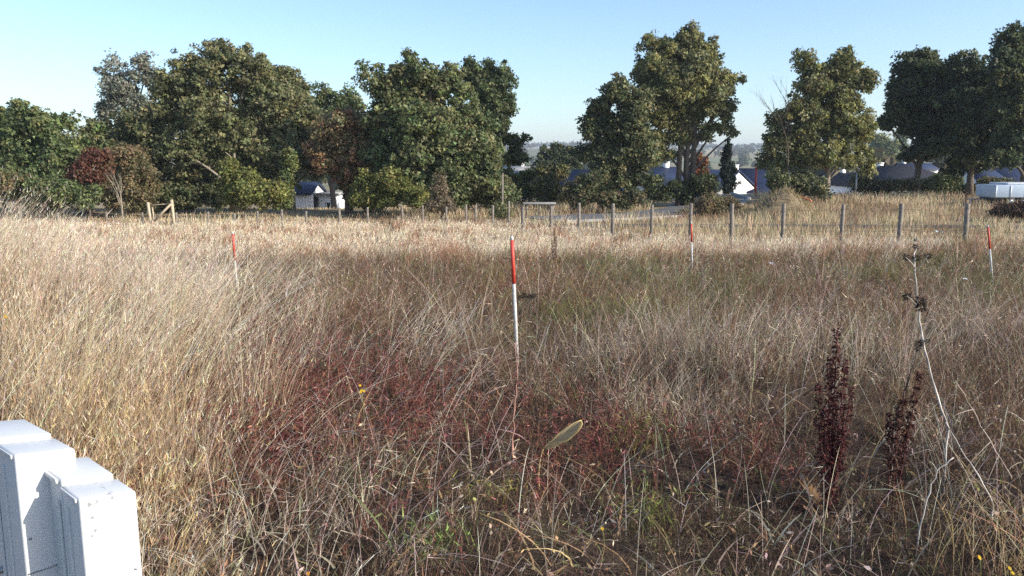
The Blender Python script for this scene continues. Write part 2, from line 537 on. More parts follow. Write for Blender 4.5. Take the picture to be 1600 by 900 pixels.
def lift(p, k): return [tuple(min(0.5, a * k * q) for a, q in zip(c, (1.04, 0.99, 1.0))) for c in p]
OL, OLY, GR, GY, RU, RD, YG, BR = (lift(p, k) for p, k in ((OL, 1.9), (OLY, 1.85), (GR, 1.65), (GY, 1.75), (RU, 1.9), (RD, 0.8), (YG, 1.2), (BR, 1.5)))
DG = lift(DG, 1.35)
tree('green_tree', 'dense dark green tree cut off by the left edge of the photo', 46, -25,
     [(-40, 210, 55, 60), (15, 195, 32, 42), (0, 255, 60, 45), (-60, 270, 60, 45)], GR, 11000)
tree('green_tree', 'bushy green tree with pointed twiggy top near the left edge', 44, 62,
     [(52, 190, 40, 34), (72, 205, 42, 40), (40, 240, 48, 40), (92, 245, 40, 36), (62, 275, 62, 34)], GR, 13000)
tree('grey_leaved_tree', 'greyish thin tree peeping out left of the large oak', 55, 205,
     [(185, 135, 36, 36), (225, 120, 34, 28), (165, 175, 26, 34), (215, 170, 45, 45), (180, 220, 40, 40)], GY, 9500, 0.22, hole=0.12, fill=0.35)
tree('oak_tree', 'largest broad olive oak with pale bare limbs, left of centre', 48, 368,
     [(330, 120, 52, 42), (385, 118, 45, 40), (280, 150, 52, 44), (240, 200, 50, 46), (345, 180, 70, 56), (420, 165, 48, 48),
      (300, 235, 66, 44), (395, 235, 62, 50), (235, 262, 44, 40), (440, 225, 44, 48), (300, 288, 50, 30), (210, 235, 30, 30),
      (392, 282, 36, 30)],
     OL, 40000, 0.24, trunk_r=0.34, bark='pale_bark',
     bare=[((362, 292), (285, 238), 0.10), ((330, 262), (275, 255), 0.05), ((368, 300), (366, 240), 0.16), ((372, 262), (352, 238), 0.06)])
tree('oak_tree', 'olive oak with ragged leafy top between the largest oak and the russet tree', 50, 455,
     [(445, 140, 34, 34), (470, 150, 30, 30), (465, 195, 40, 44), (480, 235, 36, 40), (440, 258, 30, 26), (425, 128, 22, 22), (490, 258, 22, 22)],
     OL, 15000, 0.24, trunk_r=0.2, bark='pale_bark')
tree('green_tree', 'low rounded green tree top showing behind the russet tree', 60, 520,
     [(510, 158, 26, 24), (545, 160, 28, 24), (525, 195, 45, 34), (500, 228, 30, 40), (535, 235, 30, 36)], GR, 9000, 0.26)
tree('russet_tree', 'rust brown autumn tree in front of the green trees', 46.5, 545,
     [(545, 190, 36, 28), (525, 215, 38, 30), (570, 222, 32, 32), (545, 250, 46, 32), (562, 282, 30, 26), (535, 268, 24, 16)], RU, 14500, 0.22, fill=0.35, hole=0.08)
tree('green_tree', 'big cone shaped bright olive tree left of the gap in the tree line', 45, 675,
     [(640, 118, 32, 30), (605, 135, 34, 34), (675, 140, 42, 40), (620, 180, 50, 48), (690, 190, 56, 52), (655, 225, 70, 52), (735, 215, 40, 48),
      (610, 245, 44, 44), (715, 260, 60, 44), (640, 285, 56, 30), (760, 250, 30, 40), (765, 290, 34, 26), (705, 300, 60, 22), (595, 295, 36, 26)],
     OL + GR, 42000, 0.24, trunk_r=0.3)
tree('oak_tree', 'tall open oak rising behind the cone shaped tree', 56, 768,
     [(742, 118, 26, 24), (775, 120, 28, 24), (768, 152, 42, 34), (795, 165, 20, 28), (750, 180, 36, 34), (785, 205, 22, 20), (806, 222, 18, 14), (800, 245, 26, 16),
      (760, 225, 34, 36), (715, 130, 10, 14)],
     GR + DG, 15000, 0.24, trunk_r=0.24, hole=0.16)
tree('dark_tree', 'small dark tree under the street lamp in the middle gap', 92, 878,
     [(878, 246, 30, 20), (858, 255, 20, 16), (900, 255, 16, 18), (878, 268, 36, 16), (878, 290, 30, 20)], DG, 6000, 0.38, trunk_r=0.15)
tree('oak_tree', 'dark layered oak leaning left of the tallest oak', 50, 985,
     [(960, 150, 32, 22), (930, 175, 32, 20), (985, 165, 34, 30), (920, 195, 22, 10), (955, 205, 46, 24), (1000, 215, 36, 34), (935, 235, 34, 18),
      (985, 250, 44, 26), (945, 268, 44, 18), (1000, 283, 36, 16), (930, 292, 30, 12)],
     DG + OL, 22000, 0.24, trunk_r=0.2, hole=0.16, lean=-0.02)
tree('oak_tree', 'tallest oak with high crown and bare trunks right of the gap', 53, 1072,
     [(1040, 85, 42, 30), (1085, 75, 38, 28), (1018, 112, 30, 34), (1065, 118, 52, 40), (1110, 105, 24, 34), (1128, 130, 26, 26), (1085, 160, 48, 36),
      (1035, 165, 40, 34), (1125, 165, 22, 14), (1135, 185, 14, 12), (1120, 200, 24, 9), (1060, 200, 36, 24), (1030, 225, 36, 26), (1105, 215, 14, 10), (1146, 208, 12, 7), (1132, 172, 18, 10), (1148, 128, 12, 12)],
     OLY, 30000, 0.24, trunk_r=0.19, hole=0.12, stems=[(-0.45, -0.01), (0.35, 0.005), (0.0, 0.0)])
tree('orange_tree', 'little orange red tree by the white gable', 72, 1096,
     [(1096, 252, 11, 11), (1092, 268, 14, 12), (1098, 285, 16, 12)], RD[:1] + [(0.34, 0.10, 0.045), (0.24, 0.10, 0.04), (0.12, 0.12, 0.04)], 2600, 0.24, trunk_r=0.08)
tree('cypress_tree', 'slim dark cypress in front of the blue roofs', 66, 1137,
     [(1137, 226 + 9 * k, 2.5 + 8.0 * math.sin(min(1.0, 0.12 + k / 6) * 1.57), 13) for k in range(9)], [(0.020, 0.030, 0.022), (0.028, 0.038, 0.026)], 9000, 0.17, trunk_r=0.10, clump=0.16, fill=0.4, twigs=0)
tree('oak_tree', 'bright green oak with a bare twiggy side, right of the cypress', 51, 1290,
     [(1265, 105, 24, 26), (1305, 100, 30, 26), (1285, 140, 44, 38), (1335, 125, 28, 30), (1330, 165, 36, 34), (1265, 180, 44, 30), (1215, 190, 24, 20), (1205, 215, 16, 12),
      (1300, 205, 56, 32), (1240, 225, 44, 28), (1345, 215, 24, 34), (1290, 245, 60, 24), (1225, 258, 30, 18), (1350, 250, 20, 18)],
     OLY + [(0.16, 0.165, 0.05)], 26000, 0.24, trunk_r=0.17, bark='pale_bark', hole=0.14)
tree('dark_tree', 'dark round headed tree, left of the three at the right edge', 57, 1432,
     [(1430, 105, 38, 26), (1415, 140, 34, 32), (1455, 130, 36, 34), (1430, 175, 48, 34), (1400, 165, 22, 24), (1465, 190, 34, 36), (1420, 205, 24, 14), (1450, 230, 40, 24), (1385, 190, 14, 14)],
     DG, 19000, 0.26, trunk_r=0.22, hole=0.06)
tree('dark_tree', 'dark dense tree in the middle of the three at the right edge', 55, 1515,
     [(1505, 110, 26, 24), (1500, 145, 38, 38), (1540, 140, 36, 40), (1515, 190, 48, 42), (1490, 230, 40, 28), (1545, 220, 40, 36), (1520, 255, 50, 22)],
     DG, 21000, 0.26, trunk_r=0.22, hole=0.04)
tree('dark_tree', 'tallest dark tree, cut off by the right edge of the photo', 51, 1600,
     [(1585, 75, 30, 36), (1612, 80, 36, 40), (1570, 115, 36, 36), (1615, 140, 50, 44), (1580, 170, 40, 38), (1630, 200, 50, 50), (1590, 225, 40, 30), (1575, 245, 32, 22), (1650, 120, 40, 60)],
     DG, 24000, 0.26, trunk_r=0.26, hole=0.04)

def bare_tree(name, label, Y, px, py_top, r0, spread, bark='pale_bark', levels=4, sidepull=0.0):
    bx = at(px, 300, Y)[0]; bz = gz(bx, Y) - 0.1
    H = at(px, py_top, Y)[2] - bz
    root = empty(name, (bx, Y, bz), label=label, cat='bare tree')
    tb = Buf(); wb = Buf()
    def grow(p, d, L, r, lev):
        q = p + d * L
        tube(tb if lev < 2 else wb, bez(p, (p + q) / 2 + rng.normal(0, 0.04 * L, 3), q, 4), np.linspace(r, r * 0.6, 4), 5 if lev < 2 else 3, cap=False)
        if lev >= levels: return
        for k in range(3 if lev else 4):
            nd = d + rng.normal(0, spread, 3) + np.array([sidepull, 0, 0.25]); nd /= np.linalg.norm(nd)
            st = p + (q - p) * rng.uniform(0.5, 1.0)
            grow(st, nd, L * rng.uniform(0.5, 0.75), r * 0.55, lev + 1)
    grow(np.zeros(3), np.array([0.0, 0, 1]), H * 0.45, r0, 0)
    tb.build('trunk', bark, root, smooth=True)
    wb.build('twigs', bark, root, kind='stuff')
bare_tree('bare_tree', 'thin leafless tree sticking up left of the bright green oak', 50, 1228, 95, 0.06, 0.34, bark='bark', sidepull=-0.05)
bare_tree('bare_tree', 'grey leafless sapling in front of the red bush at left', 41, 188, 245, 0.06, 0.3, levels=3, sidepull=-0.1)

# ------------------------------------------------------------------ shrubs and hedges
def shrub(name, label, Y, lobes_px, cols, nleaf, lsize=0.2, group=None, hole=0.05, clump=0.38):
    return tree(name, label, Y, sum(l[0] for l in lobes_px) / len(lobes_px), lobes_px, cols, nleaf, lsize, 0.05, group=group, cat='shrub',
                clump=clump, fill=0.3, hole=hole, twigs=3, depth=0.9, fork=0.1)

shrub('red_bush', 'dark red leaved bush low in the left trees', 41.5, [(132, 262, 22, 20), (150, 245, 20, 16), (120, 275, 18, 14), (148, 275, 16, 16)], RD, 4200, 0.17)
shrub('bramble_bush', 'green bramble bank at the left edge under the dark green tree', 41, [(10, 285, 40, 28), (-30, 290, 40, 30), (40, 305, 30, 20)], GR + BR, 5200, 0.18)
shrub('bramble_bush', 'green bramble mound between left edge and red bush', 40.5, [(72, 298, 34, 24), (100, 305, 30, 22), (60, 312, 30, 16), (135, 310, 22, 18)], GR, 6000, 0.18)
shrub('bramble_bush', 'brownish thin bush behind the pale timber brace', 43, [(200, 285, 32, 36), (222, 305, 24, 20), (175, 300, 20, 24), (205, 250, 30, 26)], BR, 6200, 0.17, hole=0.12)
shrub('laurel_bush', 'yellowish green leafy bush below the largest oak', 42.5, [(385, 288, 30, 22), (408, 300, 30, 22), (375, 308, 26, 18), (360, 270, 16, 22)], YG, 6500, 0.19)
shrub('ivy_bush', 'pale green bush left of the white house', 44, [(446, 285, 8, 34), (436, 310, 14, 14), (453, 250, 7, 20)], YG + GR, 2600, 0.17)
shrub('laurel_bush', 'bright yellow green bush right of the white house', 43, [(575, 290, 20, 24), (608, 285, 26, 26), (560, 306, 18, 16), (640, 306, 24, 16), (600, 312, 26, 12)], YG, 6000, 0.19)
shrub('hedge_bush', 'dark shady scrub under the largest oak behind the timber brace', 47, [(255, 300, 34, 24), (300, 310, 34, 18), (340, 305, 26, 22), (270, 318, 40, 12)], DG + OL, 7000, 0.2)
shrub('hedge_bush', 'dark scrub left of the cone shaped tree under the russet tree', 48, [(556, 306, 18, 18), (575, 310, 20, 16), (590, 300, 18, 18), (548, 290, 12, 14)], DG + BR, 5200, 0.2)
shrub('hedge_bush', 'dark scrub at the right foot of the cone shaped tree', 46, [(735, 305, 28, 16), (765, 310, 22, 12), (660, 312, 34, 12), (790, 300, 16, 16)], DG + OL, 5200, 0.2)
shrub('hedge_bush', 'dark green scrub filling the gap behind the left bramble mound', 45, [(110, 285, 30, 28), (165, 275, 26, 34), (30, 280, 34, 28), (215, 280, 28, 34), (145, 300, 40, 20), (70, 300, 40, 20)], GR + OL, 9500, 0.2)
tree('green_tree', 'low olive tree filling the dip between the pointed tree and the grey tree', 47, 135,
     [(118, 232, 28, 26), (150, 222, 28, 26), (130, 255, 40, 26), (165, 245, 26, 30), (110, 275, 34, 24), (155, 280, 34, 26)], OL + GR, 9000)
shrub('dead_bush', 'pale brown dry bush at the foot of the cone shaped tree', 41, [(690, 300, 14, 26), (683, 318, 16, 10), (700, 318, 12, 12)], [(0.24, 0.19, 0.12), (0.17, 0.13, 0.08)], 1800, 0.15, hole=0.2)
shrub('hedge_bush', 'green hedge bush under the white gap, left of the lamp', 56, [(805, 285, 26, 18), (830, 295, 26, 20), (790, 305, 22, 14), (842, 275, 20, 16)], GR + YG, 5200, 0.22)
shrub('hedge_bush', 'mixed olive bush with yellow leaves behind the white barrier', 54, [(858, 285, 22, 22), (870, 270, 22, 14), (850, 305, 18, 12), (880, 305, 22, 14)], OL + YG + BR, 4600, 0.22)
shrub('hedge_bush', 'dark bush under the leaning oak by the fence', 47, [(905, 300, 28, 18), (945, 305, 30, 14), (985, 310, 28, 12), (925, 285, 22, 16)], DG + BR, 5600, 0.2)
shrub('hedge_bush', 'dark bush round the foot of the tallest oak', 52, [(1045, 298, 30, 14), (1075, 295, 22, 18), (1100, 288, 22, 18), (1020, 304, 20, 10)], DG, 5200, 0.2)
shrub('dry_bush', 'brown twiggy bush in front of the white gable', 44, [(1105, 318, 18, 14), (1122, 322, 16, 12), (1140, 316, 12, 9)], BR + [(0.20, 0.14, 0.08)], 2600, 0.15, hole=0.15)
shrub('hedge_bush', 'shady bush at the foot of the bright green oak', 50, [(1215, 285, 18, 22), (1250, 288, 26, 20), (1275, 296, 20, 14), (1235, 300, 26, 10)], DG + OL, 5400, 0.2)
shrub('hedge_bush', 'low dark hedge right of the pale lamp post', 57, [(1365, 296, 30, 9), (1400, 292, 30, 10), (1350, 285, 20, 12)], DG + BR, 4000, 0.2)
shrub('hedge_bush', 'low green hedge under the dark round headed tree', 57.5, [(1440, 292, 28, 11), (1475, 290, 28, 12), (1500, 296, 22, 9)], GR, 4000, 0.2)
shrub('hedge_bush', 'low hedge left of the grey blue trailer', 56.5, [(1530, 296, 24, 9), (1552, 290, 20, 11)], DG + BR, 2800, 0.2)
shrub('dry_bush', 'dark brown dead scrub under the trailer at the right edge', 40, [(1575, 330, 24, 8), (1605, 325, 26, 12)], [(0.13, 0.075, 0.05), (0.10, 0.07, 0.05)], 2400, 0.15)
shrub('hedge_bush', 'small green bush by the thin pole in the middle', 40, [(785, 333, 12, 7), (779, 326, 7, 7)], OL, 900, 0.13)

# ------------------------------------------------------------------ far trees on the hill (one mass) and hazy nearer ones
shrub('distant_tree', 'hazy blue tree left of the dark round headed tree', 210, [(1380, 240, 20, 20), (1375, 222, 10, 10)], GR, 3000, 0.9, clump=1.6)
tree('distant_tree', 'hazy spire shaped tree in the gap at right', 230, 1408, [(1408, 228, 9, 16), (1408, 212, 5, 12), (1412, 242, 16, 14), (1395, 245, 14, 12)], GR, 3000, 0.9, trunk_r=0.3, clump=1.4)
def far_wood():
    b = Buf()
    n = 900
    y = rng.uniform(130, 1750, n); x = y * rng.uniform(-0.8, 0.8, n)
    # hedgerows: snap most of them to field lines
    row = rng.random(n) < 0.6
    y = np.where(row, np.round(y / 130) * 130 + rng.normal(0, 6, n) + 20 * np.sin(x / 120), y)
    ok = ~((y < 320) & (rng.random(n) < 0.6)); x, y = x[ok], y[ok]
    # unbroken wood along the ridge
    xr = np.linspace(-1500, 1500, 420); yr = 1680 + 60 * np.sin(xr / 130) + rng.normal(0, 25, 420)
    x = np.concatenate([x, xr]); y = np.concatenate([y, yr])
    for xx, yy in zip(x, y):
        h = rng.uniform(5, 9) if yy < 1500 else rng.uniform(9, 14)
        c = np.array([xx, yy, gz(xx, yy) + h * 0.5])
        k = 70 if yy < 1200 else 45
        v = rdir(k); v[:, 2] = np.abs(v[:, 2]) * 1.2 - 0.4
        P = c + v * np.array([h * 0.55, h * 0.5, h * 0.6]) * (rng.random(k) ** 0.3)[:, None]
        nv = norm(v + 0.6 * rdir(k)); D = norm(np.cross(nv, rdir(k))); S = np.cross(nv, D)
        base = np.array(random.choice([(0.07, 0.09, 0.038), (0.09, 0.10, 0.045), (0.06, 0.075, 0.035), (0.12, 0.10, 0.05)]))
        leaves(b, P, D, S, h * 0.34, h * 0.28, cvar(base, k, 0.2))
    b.build('distant_woods', 'leaf', label='hazy woods and hedgerows on the far hillside', kind='stuff')
far_wood()

# ------------------------------------------------------------------ houses beyond the trees
def window(parent, x, z, w, h, y, glassy='glass_dark'):
    f = Buf()
    t = 0.07
    box(f, x - w / 2, x + w / 2, y - 0.05, y + 0.04, z - h / 2, z - h / 2 + t)
    box(f, x - w / 2, x + w / 2, y - 0.05, y + 0.04, z + h / 2 - t, z + h / 2)
    box(f, x - w / 2, x - w / 2 + t, y - 0.05, y + 0.04, z - h / 2 + t, z + h / 2 - t)
    box(f, x + w / 2 - t, x + w / 2, y - 0.05, y + 0.04, z - h / 2 + t, z + h / 2 - t)
    box(f, x - t / 3, x + t / 3, y - 0.045, y + 0.04, z - h / 2 + t, z + h / 2 - t)
    fo = f.build('window', 'frame_white', parent)
    p = Buf(); box(p, x - w / 2 + t, x + w / 2 - t, y - 0.012, y + 0.02, z - h / 2 + t, z + h / 2 - t)
    p.build('pane', glassy, fo)

def house(name, label, px, Y, w, d, eave_py, ridge_py, rz=0.0, wall='white_wall', roof='slate', chimneys=((0.3, 0),), wins=(), door=None, hip=0.0, cat='house'):
    """ridge runs along the house's own x; eave and ridge heights are read off the photograph"""
    X = at(px, 280, Y)[0]; z0 = gz(X, Y) - 0.3
    ze = at(px, eave_py, Y)[2] - z0; zr = at(px, ridge_py, Y)[2] - z0
    root = empty(name, (X, Y, z0), rz, label=label, cat=cat)
    b = Buf()
    hw, hd = w / 2, d / 2
    if hip:
        box(b, -hw, hw, -hd, hd, 0, ze)
    else:
        b.add([(-hw, -hd, 0), (hw, -hd, 0), (hw, hd, 0), (-hw, hd, 0), (-hw, -hd, ze), (hw, -hd, ze), (hw, hd, ze), (-hw, hd, ze), (-hw, 0, zr - 0.08), (hw, 0, zr - 0.08)],
              None, [(1, 2, 6), (1, 6, 5), (5, 6, 9), (0, 7, 3), (0, 4, 7), (4, 8, 7)],
              [(0, 3, 2, 1), (0, 1, 5, 4), (2, 3, 7, 6), (4, 5, 9, 8), (6, 7, 8, 9)])
    b.build('wall', wall, root)
    r = Buf(); o = 0.25; k = (zr - ze) / hd; t = 0.16; hx = hw + 0.15
    ye, zl = hd + o, ze - k * o + 0.05
    rx = hw - hip if hip else hx
    for s in (-1, 1):
        v = [(-hx, s * ye, zl), (hx, s * ye, zl), (rx, 0, zr + 0.05), (-rx, 0, zr + 0.05)]
        v2 = [(a, c, e + t) for a, c, e in v]
        r.add(v + v2, None, None, [(0, 1, 2, 3), (4, 5, 6, 7), (0, 1, 5, 4), (1, 2, 6, 5), (2, 3, 7, 6), (3, 0, 4, 7)])
        if hip:
            r.add([(s * hx, -ye, zl), (s * hx, ye, zl), (s * rx, 0, zr + 0.05), (s * hx, -ye, zl + t), (s * hx, ye, zl + t), (s * rx, 0, zr + 0.05 + t)],
                  None, [(0, 1, 2), (3, 4, 5)], [(0, 1, 4, 3)])
    ro = r.build('roof', roof, root)
    for i, (cx, cy) in enumerate(chimneys):
        c = Buf(); zz = zr - abs(cy) * (zr - ze)
        box(c, cx * w - 0.26, cx * w + 0.26, cy * hd - 0.22, cy * hd + 0.22, zz - 0.5, zz + 0.6)
        box(c, cx * w - 0.30, cx * w + 0.30, cy * hd - 0.26, cy * hd + 0.26, zz + 0.603, zz + 0.70)
        c.build('chimney', wall, ro)
    for (x, z, ww, hh) in wins: window(root, x * w, z, ww, hh, -hd)
    if door:
        dd = Buf(); box(dd, door * w - 0.5, door * w + 0.5, -hd - 0.04, -hd + 0.03, 0.05, 2.15)
        do = dd.build('door', 'slate_dark_door', root)
        h2 = Buf(); box(h2, door * w + 0.33, door * w + 0.43, -hd - 0.09, -hd - 0.043, 1.05, 1.10); h2.build('handle', 'galvanised', do)
    return root

house('white_house', 'small white house with dark slate roof under the left trees', 475, 64, 2.1, 4.5, 302, 288, 0, chimneys=(), wins=())
def annex():
    Y = 64.2; X = at(514, 300, Y)[0]; z0 = gz(X, Y) - 0.3; zt = at(514, 301, Y)[2] - z0
    root = empty('flat_roofed_annex', (X, Y, z0), label='white flat roofed annex right of the small white house', cat='annex')
    b = Buf(); box(b, -0.86, 0.9, -1.6, 2.2, 0, zt - 0.16); b.build('wall', 'white_wall', root)
    b = Buf(); box(b, -0.9, 1.05, -1.75, 2.3, zt - 0.157, zt); b.build('roof', 'kerb_stone', root)
    b = Buf(); box(b, -0.85, -0.5, -1.66, -1.59, 0, zt - 0.25); b.build('door', 'slate_dark_door', root)
    window(root, 0.45, zt - 0.95, 0.7, 0.6, -1.6)
annex()
house('white_house', 'white house end showing between cone shaped tree and lamp', 800, 98, 6.0, 8, 272, 262, 0.1, chimneys=((0.2, 0),), roof='kerb_stone', wins=((-0.2, 1.5, 1.2, 1.2),))
house('slate_roofed_house', 'long blue slate roofed house behind the leaning oak', 925, 84, 9.0, 9, 304, 268, 0.08, chimneys=((-0.35, 0), (0.3, 0)), wins=((-0.25, 1.4, 1.2, 1.1), (0.2, 1.4, 1.2, 1.1)), door=-0.02)
house('white_house', 'white walled house behind the trunks of the tallest oak', 1022, 78, 4.6, 7, 288, 264, 0.12, chimneys=((0.25, 0),), wins=((-0.22, 1.5, 1.0, 1.1), (0.22, 1.5, 1.0, 1.1)))
house('gabled_house', 'house with white gable end left of the cypress', 1113, 82, 7.0, 5.4, 296, 268, math.radians(-58), chimneys=((0.42, 0),), wins=((0.1, 1.4, 1.1, 1.1),))
house('slate_roofed_house', 'low house with wide blue slate roof right of the cypress', 1182, 84, 6.6, 8, 298, 266, 0.05, chimneys=((-0.42, -0.1),), wins=((-0.3, 1.55, 0.9, 0.9), (0.05, 1.55, 0.9, 0.9), (0.32, 1.55, 0.9, 0.9)))
house('hip_roofed_house', 'dark hip roofed house behind the low hedge', 1398, 82, 11.5, 10, 290, 262, 0.0, roof='dark_tile', hip=4.2, chimneys=((-0.12, 0.1),), wins=((-0.25, 1.4, 1.2, 1.1), (0.2, 1.4, 1.2, 1.1)))
house('white_house', 'distant white house wall above the hip roof', 1425, 130, 5.0, 6, 265, 257, 0.0, chimneys=((-0.3, 0),), wins=((-0.2, 3.0, 1.0, 1.0), (0.2, 3.0, 1.0, 1.0)))
house('slate_roofed_house', 'dark house in the shade with pale chimneys at left of the hip roof', 1335, 92, 7.0, 8, 290, 272, 0.0, roof='dark_tile', chimneys=((-0.2, 0), (0.3, 0)), wins=((0.1, 1.4, 1.1, 1.0),))
house('white_house', 'white house end between the trunks of the right trees', 1520, 76, 2.6, 6, 285, 262, 0.1, chimneys=((0.2, 0),), wins=((0.1, 2.2, 0.8, 0.9),))
house('slate_roofed_house', 'blue roofed house behind the trailer', 1568, 80, 6.4, 7, 285, 256, -0.1, chimneys=((-0.35, 0),), wins=((-0.2, 1.4, 1.0, 1.0), (0.2, 1.4, 1.0, 1.0)))

# ------------------------------------------------------------------ posts, lamps, trailer and other things beyond the field
def lamp_post(label, px, Y, top_py, head, arm=0.0):
    X = at(px, 300, Y)[0]; z0 = gz(X, Y) - 0.1
    H = at(px, top_py, Y)[2] - z0
    root = empty('street_lamp', (X, Y, z0), label=label, cat='street lamp')
    b = Buf(); tube(b, [(0, 0, 0), (0, 0, H * 0.5), (0, 0, H)], [0.075, 0.06, 0.045], 8); b.build('pole', 'galvanised', root, smooth=True)
    if arm:
        b = Buf(); tube(b, bez(np.array([0, 0, H - 0.05]), np.array([arm * 0.2, 0, H + 0.28]), np.array([arm, 0, H + 0.3]), 6), 0.04, 6); b.build('arm', 'galvanised', root)
        bevbox('lamp_head', head, root, arm - 0.45, arm + 0.35, -0.2, 0.2, H + 0.2, H + 0.62, 0.08)
    else:
        b = Buf(); tube(b, [(0, 0, H), (0, 0, H + 0.1), (0, 0, H + 0.42), (0, 0, H + 0.5)], [0.07, 0.2, 0.24, 0.06], 10); b.build('lamp_head', head, root)
lamp_post('street lamp with a drooping dark head above the middle gap', 857, 105, 236, 'slate_dark_door', arm=-0.75)
lamp_post('slim pale lamp post with white lantern right of the bright green oak', 1337, 55, 268, 'frame_white')

def pole(name, label, cat, px, Y, y0, r, mat, top_px=None, cap=None):
    X = at(px, 300, Y)[0]; z0 = gz(X, Y) - 0.1; H = at(px, y0, Y)[2] - z0
    root = empty(name, (X, Y, z0), label=label, cat=cat)
    b = Buf(); tube(b, [(0, 0, 0), (0, 0, H * 0.5), (0.01, 0, H)], [r * 1.1, r, r * 0.9], 8); b.build('shaft', mat, root, smooth=True)
    b = Buf(); tube(b, [(0.01, 0, H), (0.01, 0, H + r * 0.7), (0.01, 0, H + r)], [r * 1.1, r * 1.0, r * 0.4], 8); b.build('cap', cap or mat, root)
pole('marker_pole', 'tall red pole in front of the wide blue roof', 'pole', 1180, 62, 263, 0.10, 'red_paint')
pole('utility_pole', 'thin grey pole below the cone shaped tree', 'pole', 785, 40, 272, 0.05, 'weathered_wood')

def barrier():
    Y = 45.0; a = at(817, 316, Y); c = at(906, 315, Y)
    z0 = gz(a[0], Y)
    root = empty('road_barrier', (a[0], Y, z0), label='low white road barrier on short posts in the middle gap', cat='barrier')
    W = c[0] - a[0]; zt = a[2] - z0
    for k, (x0, x1) in enumerate(((0, W * 0.58),)):
        bevbox('rail', 'kerb_stone', root, x0, x1, -0.05, 0.05, zt - 0.12, zt, 0.02)
    for f in (0.07, 0.30, 0.53):
        b = Buf(); box(b, W * f - 0.06, W * f + 0.06, 0.052, 0.16, -0.2, zt - 0.03); b.build('post', 'weathered_wood', root)
barrier()

def trailer():
    Y = 47.0; p = at(1556, 288, Y); X = p[0]; z0 = gz(X + 2, Y)
    root = empty('trailer', (X, Y, z0), 0.03, label='pale blue grey trailer body parked at the right edge', cat='trailer')
    zb = at(1556, 309, Y)[2] - z0; zt = at(1556, 289, Y)[2] - z0
    bevbox('body', 'trailer_paint', root, 0, 4.2, 0, 1.9, zb, zt, 0.04)
    bevbox('cover', 'trailer_top', root, 0.75, 4.15, 0.06, 1.84, zt + 0.003, zt + 0.12, 0.03)
    for x in (0.02, 0.9, 1.8, 2.7, 3.6):
        b = Buf(); box(b, x, x + 0.06, -0.035, -0.002, zb + 0.05, zt - 0.05); b.build('side_rib', 'trailer_top', root)
    bevbox('chassis', 'slate_dark_door', root, 0.1, 4.0, 0.25, 1.65, zb - 0.15, zb - 0.003, 0.02)
    for x in (1.0, 1.75):
        for y in (-0.02, 1.7):
            b = Buf(); a = np.linspace(0, 2 * math.pi, 17)[:-1]
            tube(b, [(x, y, 0.30), (x, y + 0.03, 0.30), (x, y + 0.17, 0.30), (x, y + 0.2, 0.30)], [0.24, 0.30, 0.30, 0.24], 16)
            w = b.build('wheel', 'rubber', root, smooth=False)
            b = Buf(); tube(b, [(x, y - 0.012, 0.30), (x, y + 0.05, 0.30)], [0.16, 0.17], 12); b.build('rim', 'galvanised', w)
    b = Buf(); tube(b, [(0.1, 0.95, zb - 0.1), (-0.9, 0.95, zb - 0.12), (-1.0, 0.95, zb - 0.1)], 0.05, 6); b.build('tow_bar', 'galvanised', root)
    b = Buf(); tube(b, [(-0.85, 0.95, zb - 0.1), (-0.85, 0.95, 0.0)], 0.035, 6); b.build('jockey_leg', 'galvanised', root)
trailer()

def heap(label, px, Y, top_py, halfw, halfd, seed):
    r2 = np.random.default_rng(seed)
    X = at(px, 320, Y)[0]; z0 = gz(X, Y); H = at(px, top_py, Y)[2] - z0
    n = 44
    u = np.linspace(-1.3, 1.3, n); A, B = np.meshgrid(u, u)
    rr = np.sqrt(A * A + B * B)
    Z = H * np.exp(-(rr / 0.62) ** 2.4) * (1 + 0.18 * np.sin(3.3 * A + seed) * np.cos(4 * B)) + 0.05 * r2.normal(size=A.shape) * np.exp(-rr * 1.5) - 0.12 * (rr > 0.9)
    V = np.stack([A * halfw, B * halfd, Z + g(X + A * halfw, Y + B * halfd) - z0], -1).reshape(-1, 3)
    i = np.arange(n - 1)[:, None] * n + np.arange(n - 1)[None]
    b = Buf(); b.add(V, None, None, np.stack([i, i + 1, i + 1 + n, i + n], -1).reshape(-1, 4))
    root = empty('earth_heap', (X, Y, z0), label=label, cat='earth heap')
    b.build('soil', 'soil_heap', root, smooth=True)
    k = 2600
    a = r2.uniform(-1, 1, (k, 2)); a = a[np.linalg.norm(a, axis=1) < 1]
    ii = ((a + 1.3) / 2.6 * (n - 1)).astype(int)
    P = np.stack([a[:, 0] * halfw, a[:, 1] * halfd, Z[ii[:, 1], ii[:, 0]] + g(X + a[:, 0] * halfw, Y + a[:, 1] * halfd) - z0 - 0.03], 1)
    gb = Buf()
    ribbons(gb, P, r2.uniform(0.15, 0.5, len(P)), r2.uniform(0, 6.28, len(P)), 0.35, 0.3, 0.035, 2, cvar((0.30, 0.24, 0.12), len(P), 0.3), cvar((0.46, 0.37, 0.22), len(P), 0.25))
    o = gb.build('grass_tufts', 'grass', root); o['kind'] = 'stuff'
heap('mound of earth with dry grass behind the fence, right of centre', 1222, 43, 306, 2.3, 1.8, 1)
heap('lower weedy earth bank by the dry bush under the white gable', 1118, 46, 315, 2.2, 1.6, 2)
def pipe():
    a, c = at(1248, 307, 45), at(1268, 314, 44.4)
    b = Buf(); tube(b, bez(a, (a + c) / 2 + np.array([0, 0, 0.05]), c, 8), 0.045, 8)
    b.build('orange_hose', 'orange_plastic', label='short orange plastic pipe lying right of the earth mound', cat='pipe', smooth=True)
pipe()

